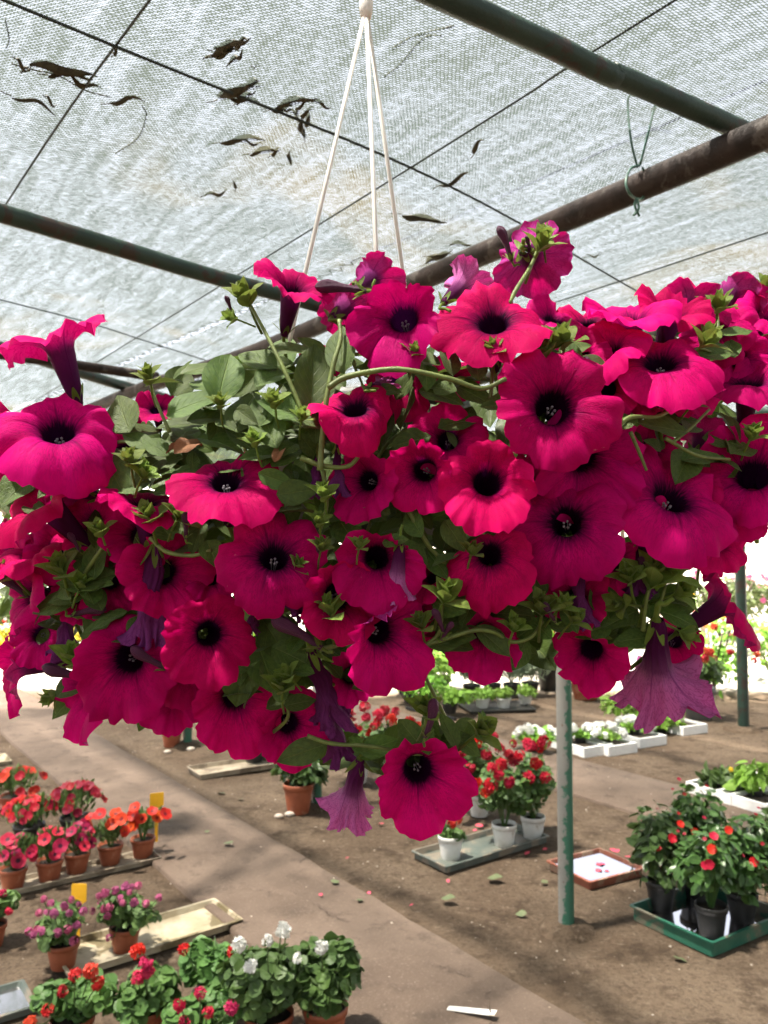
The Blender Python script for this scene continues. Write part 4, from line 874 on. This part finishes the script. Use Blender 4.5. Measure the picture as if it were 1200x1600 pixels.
# red geraniums with white pots on the grey tray
tray('plant_tray', 'grey green tray carrying the red geraniums in white pots', 'tray', (697,1355), (860,1306), (651,1326), .04, 'greytray')
RED = 'fl_red'
geranium('stunted geranium with one coral bloom in a white pot', (704,1344), (.066, .13, 'whitepot'), .065, .06, 90, [('fl_coral', 'umbel', .034, [(706,1287),(714,1280)])], 'geraniums in white pots', L=.04)
geranium('red geranium in a white pot in the middle of the grey tray', (788,1324), (.068, .13, 'whitepot'), .18, .36, 460, [(RED, 'umbel', .046, [(745,1222),(795,1222),(770,1200),(737,1231),(758,1237),(767,1227),(779,1212),(783,1194)])], 'geraniums in white pots')
geranium('red geranium in a white pot next to the peeling post', (833,1311), (.068, .13, 'whitepot'), .18, .38, 460, [(RED, 'umbel', .047, [(838,1192),(812,1180),(825,1215),(852,1215),(842,1168),(850,1160),(827,1164)])], 'geraniums in white pots')
geranium('red geranium in a white pot behind the middle one', (749,1274), (.07, .13, 'whitepot'), .2, .38, 460, [(RED, 'umbel', .046, [(720,1175),(745,1160),(770,1150),(715,1212),(781,1169),(760,1179),(802,1187),(704,1165),(721,1254),(735,1200)]), ('fl_coral', 'umbel', .04, [(802,1162),(795,1180)])], 'geraniums in white pots')
geranium('red geranium partly hidden beneath the lowest petunia flower', (628,1232), (.075, .12, 'whitepot'), .22, .38, 460, [(RED, 'umbel', .048, [(655,1135),(632,1160),(592,1118),(618,1112),(585,1134),(622,1140),(610,1150),(640,1128),(645,1147),(600,1160),(612,1125)])], 'geraniums in white pots')
geranium('red geranium with twin blooms behind the lone terracotta pot', (560,1222), (.075, .12, 'whitepot'), .2, .38, 460, [(RED, 'umbel', .05, [(558,1138),(580,1145),(545,1110),(570,1104),(590,1128),(550,1120),(572,1121),(540,1128),(565,1160),(600,1110)])], 'geraniums in white pots')
# herbs beyond the side path
def herb(lab, base, pot, kind, n, rx, h, L, lm, cat='herb', group='herbs in black trays', heads=()): return plant('potted_herb', lab, cat, base, pot, (kind, n, rx, h, L, lm), heads, group, z0=.02)
tray('plant_tray', 'black tray under the bright green basil clump', 'tray', (632,1104), (712,1122), on(632,1104,.03)+U*.5, .03, 'blackpot')
tray('plant_tray', 'black tray holding the three small herbs in white pots', 'tray', (735,1112), (840,1108), on(735,1112,.03)+Vector((.1, .55, 0)), .03, 'blackpot')
herb('bright green basil at the tray corner beneath the petunia', (640,1098), (.08, .1, 'blackpot'), 'oval', 300, .2, .26, .07, 'bright_leaf')
herb('bright green basil in the middle of its black tray', (672,1106), (.08, .1, 'blackpot'), 'oval', 300, .21, .28, .07, 'bright_leaf')
herb('bright green basil at the tray end toward the red geraniums', (703,1114), (.08, .1, 'blackpot'), 'oval', 300, .2, .2, .07, 'bright_leaf')
herb('tall bright green herb behind the basil row', (668,1090), (.09, .12, 'blackpot'), 'oval', 320, .25, .45, .08, 'bright_leaf')
herb('dark green herb beside the tall bright one', (632,1084), (.09, .12, 'blackpot'), 'oval', 300, .24, .36, .08, 'ger_leaf')
herb('yellow flowering herb towering behind the basil', (692,1074), (.1, .14, 'blackpot'), 'oval', 320, .3, .5, .09, 'bright_leaf', heads=[('fl_yellow', 'umbel', .05, 9)])
for k, (bp, lab) in enumerate((((754,1106), 'small round herb in a white pot, nearest the basil tray'), ((787,1106), 'small round herb in a white pot between two others'), ((821,1100), 'small round herb in a white pot at the tray end by the post'))):
    herb(lab, bp, (.075, .1, 'whitepot'), 'frond', 240, .13, .13, .05, 'bright_leaf', group='small herbs in white pots')
for k, (bp, lab) in enumerate((((737,1088), 'grey lavender clump next to the bright green herbs'), ((769,1086), 'grey lavender clump between two lavender neighbours'), ((800,1086), 'taller grey lavender with spikes behind the white pots'), ((829,1084), 'grey lavender at the end toward the peeling post'))):
    herb(lab, bp, (.10, .13, 'blackpot'), 'needle', 420, .17, .3+.06*(k > 1), .16, 'lav_leaf', cat='lavender', group='lavender pots')
# foam trays with seedlings
def foam(lab, c, L, W, rot, h=.075, cups=(), fol=None, group='white foam trays'):
    p = c if isinstance(c, Vector) else on(*c)
    e = thing('foam_tray', lab, 'foam tray', (p.x, p.y, 0), rot, group); b = MB()
    w_ = .018
    b.box((0, 0, .012), (L/2, W/2, .012))
    for sx, sy, hx, hy in ((0, -1, L/2, w_/2), (0, 1, L/2, w_/2)): b.box((0, sy*(W/2-w_/2), h/2+.013), (hx, hy, h/2-.012))
    for sx in (-1, 1): b.box((sx*(L/2-w_/2), 0, h/2+.0125), (w_/2, W/2-w_-.001, h/2-.0127))
    b.build('shell', M['foam'], e, smooth=False)
    b = MB(); b.box((0, 0, h*.45), (L/2-w_-.002, W/2-w_-.002, h*.3)); b.build('compost', M['soilpot'], e, smooth=False)
    return e, p
RZ = ANG
fo = [((908,1172), 'foam tray with white blossom seedlings next to the peeling post'), ((945,1170), 'foam tray of white blossom seedlings between two others'), ((992,1158), 'foam tray with ferny seedlings and white blossoms in its corner'), ((1058,1140), 'low foam tray with leafy seedlings under the drooping petunia')]
for k, (bp, lab) in enumerate(fo):
    e, p = foam(lab, bp, .30, .42, RZ-.15)
    if k != 3:
        plant('seedling_clump', ('white blossom seedlings growing in the foam tray by the post', 'white blossom seedlings growing in the middle foam tray', 'white blossom seedlings beside the ferny ones')[k], 'seedlings', p+Vector((0, .02, 0)), (.05, .07, 'blackpot'), ('oval', 130, .15, .09, .045, 'bright_leaf'), [('fl_white', 'umbel', .045, 12)], 'seedlings in foam trays', z0=.03)
plant('seedling_clump', 'ferny bright green seedlings behind the white blossoms', 'seedlings', (985,1138), (.1, .1, 'blackpot'), ('frond', 520, .26, .26, .06, 'bright_leaf'), [], 'seedlings in foam trays')
plant('seedling_clump', 'low leafy green seedlings beside the last foam tray', 'seedlings', (1030,1142), (.09, .08, 'blackpot'), ('oval', 420, .24, .16, .07, 'bright_leaf'), [], 'seedlings in foam trays')
plant('seedling_clump', 'pale seedlings above the blossoms behind the red geraniums', 'seedlings', (838,1176), (.08, .08, 'blackpot'), ('oval', 260, .16, .14, .06, 'bright_leaf'), [('fl_white', 'umbel', .045, 12)], 'seedlings in foam trays')
e, p = foam('foam tray with broad leaved seedlings next to the side path', (1128,1247), .28, .34, RZ-.1, .085)
plant('seedling_clump', 'broad leaved seedlings in the foam tray by the side path', 'seedlings', p+Vector((0, .03, 0)), (.05, .07, 'blackpot'), ('oval', 120, .13, .08, .085, 'ger_leaf'), [], 'seedlings in foam trays', z0=.03)
e, p = foam('foam tray with tall yellow green seedlings behind the mandevillas', (1180,1262), .28, .36, RZ-.1, .085)
plant('seedling_clump', 'tall yellow green seedlings in the foam tray behind the mandevillas', 'seedlings', p+Vector((.02, .04, 0)), (.05, .07, 'blackpot'), ('oval', 130, .16, .2, .085, 'bright_leaf'), [('fl_yellow', 'umbel', .018, 3)], 'seedlings in foam trays', z0=.03)
foam('empty foam tray upside the leafy seedlings near the yard edge', (1215,1240), .28, .4, RZ-.1, .085)
# brown tray full of water
tray('water_tray', 'brown plastic tray full of water with floating red petals', 'tray', (922,1379), (1010,1356), (862,1342), .045, 'browntray', water=.034)
# green tray with mandevillas
tray('plant_tray', 'green plastic tray holding black pots of red flowered shrubs', 'tray', (1114,1474), (1232,1425), (1001,1407), .065, 'greentray', water=.018)
MAN = [((1033,1421), .13, .3, 330, [(1027,1325),(1063,1288),(1050,1310),(1062,1345)], 'red flowered glossy shrub in a black pot at the tray corner by the brown tray'),
       ((1112,1462), .125, .3, 340, [(1102,1353),(1115,1307),(1112,1327),(1108,1350)], 'red flowered glossy shrub in a black pot at the front corner of the green tray'),
       ((1160,1440), .135, .33, 340, [(1145,1325),(1138,1297),(1177,1347)], 'red flowered glossy shrub in a black pot along the right side of the green tray'),
       ((1085,1402), .13, .36, 330, [(1062,1345),(1085,1300)], 'tall glossy shrub in a black pot at the back of the green tray'),
       ((1222,1420), .13, .3, 300, [(1193,1352),(1185,1340)], 'red flowered glossy shrub in a black pot at the far end of the green tray')]
for bp, rx, h, n, hp, lab in MAN:
    plant('flowering_shrub', lab, 'flowering shrub', bp, (.066, .13, 'blackpot'), ('oval', n+330, rx*1.12, h*1.2, .055, 'man_leaf'), [('fl_red', 'disc', .019, hp), ('fl_deepred', 'disc', .009, 4)], 'shrubs in the green tray', z0=.012)
# yellow price tags
def ptag(lab, px, py, s, base, rot):
    p = on(*base); c = at(px, py, p.y); e = thing('price_tag', lab, 'plant tag', (p.x, p.y, 0), rot, 'yellow plant tags')
    h = c.z; w_ = s; b = MB(); prof = [(-w_*.5, h-.035), (-w_*.5, h+.03), (-w_*.42, h+.036), (w_*.44, h+.042), (w_*.5, h+.036), (w_*.5, h-.028), (w_*.2, h-.042), (-w_*.2, h-.045)]
    f = [b.add((x, -.0015, z)) for x, z in prof]; k = [b.add((x, .0015, z)) for x, z in prof]
    b.face(*f); b.face(*k[::-1])
    for i in range(8): b.face(f[i], k[i], k[(i+1) % 8], f[(i+1) % 8])
    b.build('plate', M['yellow'], e, smooth=False)
    b = MB(); b.box((0, 0, (h-.04)/2), (w_*.11, .0013, (h-.042)/2)); b.build('stake', M['yellow'], e, smooth=False)
ptag('yellow tag standing at the end of the trough of orange flowers', 247, 1250, .075, (244,1322), .1)
ptag('yellow tag standing behind the pink flowered pots on the cream tray', 125, 1396, .07, (122,1478), -.25)
# litter and stones
def litter(name, lab, cat, pts, mat, size, group):
    for k, (px, py, s) in enumerate(pts):
        p = on(px, py); r = random.Random(k*7+len(name)); b = MB(); L = leaf_mb(200+k+len(lab), .75, 6, 14, .03); Mx = frame(Vector((0, 0, .01)), Vector((r.gauss(0, .2), r.gauss(0, .2), 1)), Vector((r.gauss(0, 1), r.gauss(0, 1), 0)), ms(s, p)); b.merge(L, Mx)
        zz = .026 if 1.56 < p.dot(V) < 2.21 else .004
        o_ = b.build(name, M[mat]); o_.location = (p.x, p.y, zz); tag(o_, lab, cat, group)
litter('fallen_leaf', 'big round pale leaf fallen on the soil in front of the grey tray', 'leaf', [(762,1376,26)], 'leaflitter', 1, None)
litter('fallen_leaf', 'crumpled green leaf fallen at the path edge', 'leaf', [(690,1408,24)], 'leaflitter', 1, None)
litter('fallen_leaf', 'small fallen leaf scattered on the path or soil', 'leaf', [(350,1328,18),(348,1243,16),(262,1345,18),(525,1392,18),(560,1420,14),(855,1381,12),(823,1432,18),(375,1252,12),(1052,1500,22),(320,1310,8)], 'leaflitter', 1, 'scattered fallen leaves')
litter('fallen_petal', 'small red petal fallen on the soil', 'petal', [(826,1334,13),(855,1330,8),(500,1412,8),(575,1398,8),(640,1420,7),(600,1290,10),(755,1293,14),(740,1300,8),(700,1378,7),(540,1345,6)], 'petallitter', 1, 'fallen red petals')
for (px, py, s, lab) in ((436,1277,15,'pale stone beside the lone terracotta pot'), (453,1274,17,'flat pale stone touching the lone terracotta pot'), (262,1176,12,'pale stone in front of the small pink geranium pot'), (298,1172,14,'flat stone at the foot of the pale post'), (313,1376,12,'yellowish stone chip at the path edge above the cream tray')):
    p = on(px, py); b = MB(); q = ms(s, p)/2; r = random.Random(px)
    b.lathe([(0, -q*.2), (q*.8, -q*.1), (q, q*.25), (q*.7, q*.6), (0, q*.72)], 10)
    b.v = [(x*(1+.25*noise.noise(Vector((x*40, y*40, px)))), y*(.8+.25*noise.noise(Vector((y*40, x*40, px)))), z) for x, y, z in b.v]
    o_ = b.build('stone', M['stone']); o_.location = (p.x, p.y, 0); tag(o_, lab, 'stone', 'loose pale stones')
for k, (px, py, s_) in enumerate(((931,1350,15),(966,1332,20),(938,1358,12),(976,1338,10),(950,1362,9))):
    p = on(px, py, .036); b = MB(); b.merge(leaf_mb(300+k, .8, 12, 20, .05), frame(Vector(), UP, Vector((math.cos(k*2), math.sin(k*2), 0)), ms(s_, p)))
    o_ = b.build('floating_petal', M['petallitter']); o_.location = p; tag(o_, 'red petal floating on the water of the brown tray', 'petal', 'petals floating in the water tray')
b = MB(); r = random.Random(5)
for k in range(1500):
    p = Vector((r.uniform(-4.2, 4.2), 2.2+6.5*r.random()**1.4, 0)); dd = p.dot(V); s = r.uniform(.002, .0075)
    if 1.5 < dd < 2.26 and r.random() < .75: continue
    zz = .024 if 1.56 < dd < 2.21 else (.02 if 4.23 < dd < 4.94 else gz(p.x, p.y))
    base_ = len(b.v)
    for d in ((1, 0, 0), (0, 1, 0), (-1, 0, 0), (0, -1, 0), (0, 0, .7), (0, 0, -.5)): b.add(p+Vector(d)*s*r.uniform(.6, 1.2)+Vector((0, 0, zz)))
    for f in ((0, 1, 4), (1, 2, 4), (2, 3, 4), (3, 0, 4), (1, 0, 5), (2, 1, 5), (3, 2, 5), (0, 3, 5)): b.face(*[base_+q for q in f])
o_ = b.build('gravel', M['stone'], smooth=False); tag(o_, 'scattered small gravel and crumbs on the bare soil', 'gravel'); o_['kind'] = 'stuff'
b = MB(); p0, p1 = on(700,1588), on(775,1606); d = (p1-p0).normalized(); s_ = Vector((-d.y, d.x, 0))
b.grid([[p0+s_*.012+Vector((0, 0, .030)), p0-s_*.012+Vector((0, 0, .030)), p0-s_*.012+Vector((0, 0, .026))], [p1+s_*.016+Vector((0, 0, .05)), p1-s_*.016+Vector((0, 0, .05)), p1-s_*.016+Vector((0, 0, .046))]])
tag(b.build('plant_label', M['whitepot']), 'white plastic strip lying on the path', 'plant label')
p = on(766, 1604); b = MB(); b.tube([p, p+Vector((.0, 0, .05)), p+Vector((-.004, 0, .085))], .003, 5); tag(b.build('stick', M['bark']), 'thin dark stick poking up beside the white strip', 'stick')

# ------------------------------------------------------------------ beyond the net: sunlit yard, shrubs and trees
def shrub(name, lab, cat, base, rx, h, n, L, lm, heads=(), trunk=0, group=None, kind='oval', seed=0):
    p = base if isinstance(base, Vector) else on(*base); r = random.Random(seed+int(p.x*100)+7)
    e = thing(name, lab, cat, (p.x, p.y, 0), r.uniform(0, 6.28), group); Mi = e.matrix_basis.inverted()
    b = MB()
    if trunk:
        top = Vector((r.uniform(-.1, .1), r.uniform(-.1, .1), trunk)); b.tube(spline([(0, 0, -.1), top*.5+Vector((.05, 0, 0)), top, top+Vector((0, 0, h*.4))], 5), [trunk*.05*(1.2-.8*i/15) for i in range(16)], 9)
        for k in range(6):
            a = k*1.05+r.uniform(-.3, .3); e_ = top+Vector((math.cos(a)*rx*.6, math.sin(a)*rx*.6, h*r.uniform(.25, .6))); b.tube(spline([top*.92, top.lerp(e_, .5)+Vector((0, 0, .06*h)), e_], 4), [trunk*.022]*4+[trunk*.016]*4+[trunk*.008], 6)
    else:
        for k in range(7):
            a = k*.9; b.tube(spline([(0, 0, -.05), (math.cos(a)*rx*.25, math.sin(a)*rx*.25, h*.3), (math.cos(a)*rx*.6, math.sin(a)*rx*.6, h*.75)], 4), h*.012, 5)
    b.build('trunk' if trunk else 'stems', M['bark'], e)
    link('crown', foliage_mesh((name, kind, n, round(rx, 1), round(h, 1), lm, seed), kind, n, rx, h, L, M[lm], seed+60, skirt=0), e, Matrix.Translation((0, 0, trunk)), kind='stuff')
    for hm, size, cnt in heads:
        for q in range(cnt):
            a = r.uniform(0, 6.28); el = r.uniform(.1, 1.3); d = Vector((math.cos(a)*math.cos(el), math.sin(a)*math.cos(el), math.sin(el)))
            ho = link('flower', head_mesh(hm, 'umbel', q % 4), e); ho.matrix_local = frame(Vector((d.x*rx, d.y*rx, trunk+h*.35+d.z*h*.62)), d, Vector((.3, .2, 1)), size*r.uniform(.7, 1.2))
    return e
G3 = 'shrubs beyond the net'
shrub('shrub', 'yellow leaved shrub in the sunny yard beside the path end', 'shrub', (45,1030), .85, .62, 900, .12, 'yel_leaf', [('fl_coral', .05, 10)], seed=1)
shrub('shrub', 'second yellow leaved shrub behind the wilted petunias', 'shrub', (150,1022), .8, .6, 900, .12, 'yel_leaf', seed=2)
shrub('shrub', 'green shrub behind the yellow leaved shrubs', 'shrub', (30,985), 1.3, .8, 900, .16, 'tree_leaf', seed=3)
shrub('bare_tree', 'thin tree with a pale trunk in the bright yard', 'tree', (18,955), 1.6, 2.0, 700, .18, 'tree_leaf', trunk=2.2, seed=4)
shrub('shrub', 'yellow green shrub in the sun beyond the big shoot tip', 'shrub', (925,1010), .95, 1.75, 1500, .12, 'bright_leaf', [('fl_yellow', .06, 14)], seed=5)
shrub('shrub', 'pink blossoming shrub in the sun behind the green post', 'shrub', (1130,1000), 1.0, 1.45, 1100, .12, 'tree_leaf', [('fl_pink', .07, 34), ('fl_white', .07, 16)], seed=6)
shrub('shrub', 'red and white blossoming bush beside the solid green post', 'shrub', (1110,1085), .5, .95, 500, .09, 'bright_leaf', [('fl_coral', .055, 16), ('fl_white', .05, 14)], seed=7)
shrub('shrub', 'white and red blossoming bush beyond the side of the green post', 'shrub', (1212,1065), .55, .8, 500, .1, 'bright_leaf', [('fl_red', .05, 12), ('fl_white', .05, 12)], seed=8)
shrub('shrub', 'rose and white blossoming bush behind the lavender', 'shrub', (868,1058), .6, 1.0, 600, .1, 'bright_leaf', [('fl_coral', .06, 18), ('fl_white', .06, 16)], seed=9)
shrub('shrub', 'pale green shrub behind the tall yellow herb', 'shrub', (715,1040), .9, 1.0, 700, .12, 'bright_leaf', [('fl_yellow', .06, 10)], seed=10)
shrub('shrub', 'loose green shrub in the yard behind the small geranium', 'shrub', (330,1052), .9, .7, 600, .12, 'bright_leaf', [('fl_coral', .06, 8)], seed=11)
plant('potted_plant', 'orange pot with a small plant at the yard edge', 'potted plant', (915,1092), (.17, .2, 'terracotta'), ('oval', 260, .22, .3, .08, 'ger_leaf'), [('fl_coral', 'umbel', .05, 5)])
plant('potted_plant', 'large grey pot with a plant under the drooping petunia', 'potted plant', (1092,1122), (.16, .3, 'greypot'), ('oval', 300, .28, .4, .09, 'ger_leaf'), [('fl_coral', 'umbel', .05, 6)])
plant('potted_plant', 'dark pot with white blossoms beside the lavender row', 'potted plant', (857,1078), (.14, .3, 'blackpot'), ('oval', 260, .25, .3, .08, 'ger_leaf'), [('fl_white', 'umbel', .05, 10), ('fl_coral', 'umbel', .05, 6)])
# low stone benches in the yard with pots
for k, (px, py, lab) in enumerate(((1175,962,'wooden display bench in the sun behind the green post'), (1010,985,'wooden display bench in the sun behind the shoot tips'))):
    p = on(px, py+20); e = thing('display_bench', lab, 'bench', (p.x, p.y, 0), .1, 'display benches in the yard'); b = MB()
    for q in range(4): b = MB(); b.box((0, -.3+q*.2, .52), (1.0, .085, .02)); b.build('slat', M['wood'], e, smooth=False)
    for sx in (-.9, .9):
        for sy in (-.28, .28): b = MB(); b.box((sx, sy, .25), (.035, .035, .25)); b.build('leg', M['wood'], e, smooth=False)
    for q in range(4): plant('potted_plant', ('red', 'white', 'pink', 'yellow')[q]+' flowered pot on the '+('bench behind the green post', 'bench behind the shoot tips')[k], 'potted plant', p+Vector((-.7+q*.45, -.05, 0)), (.11, .16, 'terracotta'), ('oval', 200, .2, .24, .08, 'bright_leaf'), [(('fl_red', 'fl_white', 'fl_pink', 'fl_yellow')[q], 'umbel', .05, 10)], 'pots on the display benches', z0=.54)
# second hanging basket, far left, purple
hp = at(72, 798, 4.6); e = thing('hanging_basket', 'small green hanging pot with purple flowers beyond the basket', 'hanging basket', hp); b = MB()
b.lathe([(0, 0), (.09, 0), (.13, .13), (.14, .13), (.135, .145), (.12, .13), (0, .12)], 20); b.build('pot', M['greentray'], e)
link('foliage', foliage_mesh('hb', 'oval', 300, .2, .2, .06, M['ger_leaf'], 3), e, Matrix.Translation((0, 0, .1)), kind='stuff')
r = random.Random(4)
for q in range(26):
    d = Vector((r.gauss(0, 1), r.gauss(0, 1), abs(r.gauss(0, .7)))).normalized(); link('flower', head_mesh('fl_purple', 'disc', q % 4), e, frame(Vector((d.x*.21, d.y*.21, .16+d.z*.18)), d, UP+Vector((.1, 0, 0)), .035))
for q in range(3):
    b = MB(); a = q*2.1; b.tube([(.13*math.cos(a), .13*math.sin(a), .14), (0, 0, .55)], .003, 5); b.build('hanger_string', M['wire'], e)
b = MB(); b.tube([(0, 0, .55), (0, 0, 2.5-hp.z)], .003, 5); b.build('hook', M['wire'], e)
# far trees and slope
for k, (x, y, rx, h, tr, lab) in enumerate(((-15, 34, 4, 5, 3, 'far tree left of the path beyond the yard'), (-7, 40, 4.5, 5.5, 3, 'far tree behind the purple hanging pot'), (2, 42, 4.5, 5, 3, 'far tree straight beyond the basket'), (11, 38, 4.5, 6, 3, 'far tree behind the yellow green shrub'), (19, 36, 4.5, 5, 3, 'far tree behind the solid green post'))):
    shrub('yard_tree', lab, 'tree', Vector((x, y, 0)), rx, h, 1500, .45, 'tree_leaf', trunk=tr, group='trees at the far side of the yard', seed=30+k)
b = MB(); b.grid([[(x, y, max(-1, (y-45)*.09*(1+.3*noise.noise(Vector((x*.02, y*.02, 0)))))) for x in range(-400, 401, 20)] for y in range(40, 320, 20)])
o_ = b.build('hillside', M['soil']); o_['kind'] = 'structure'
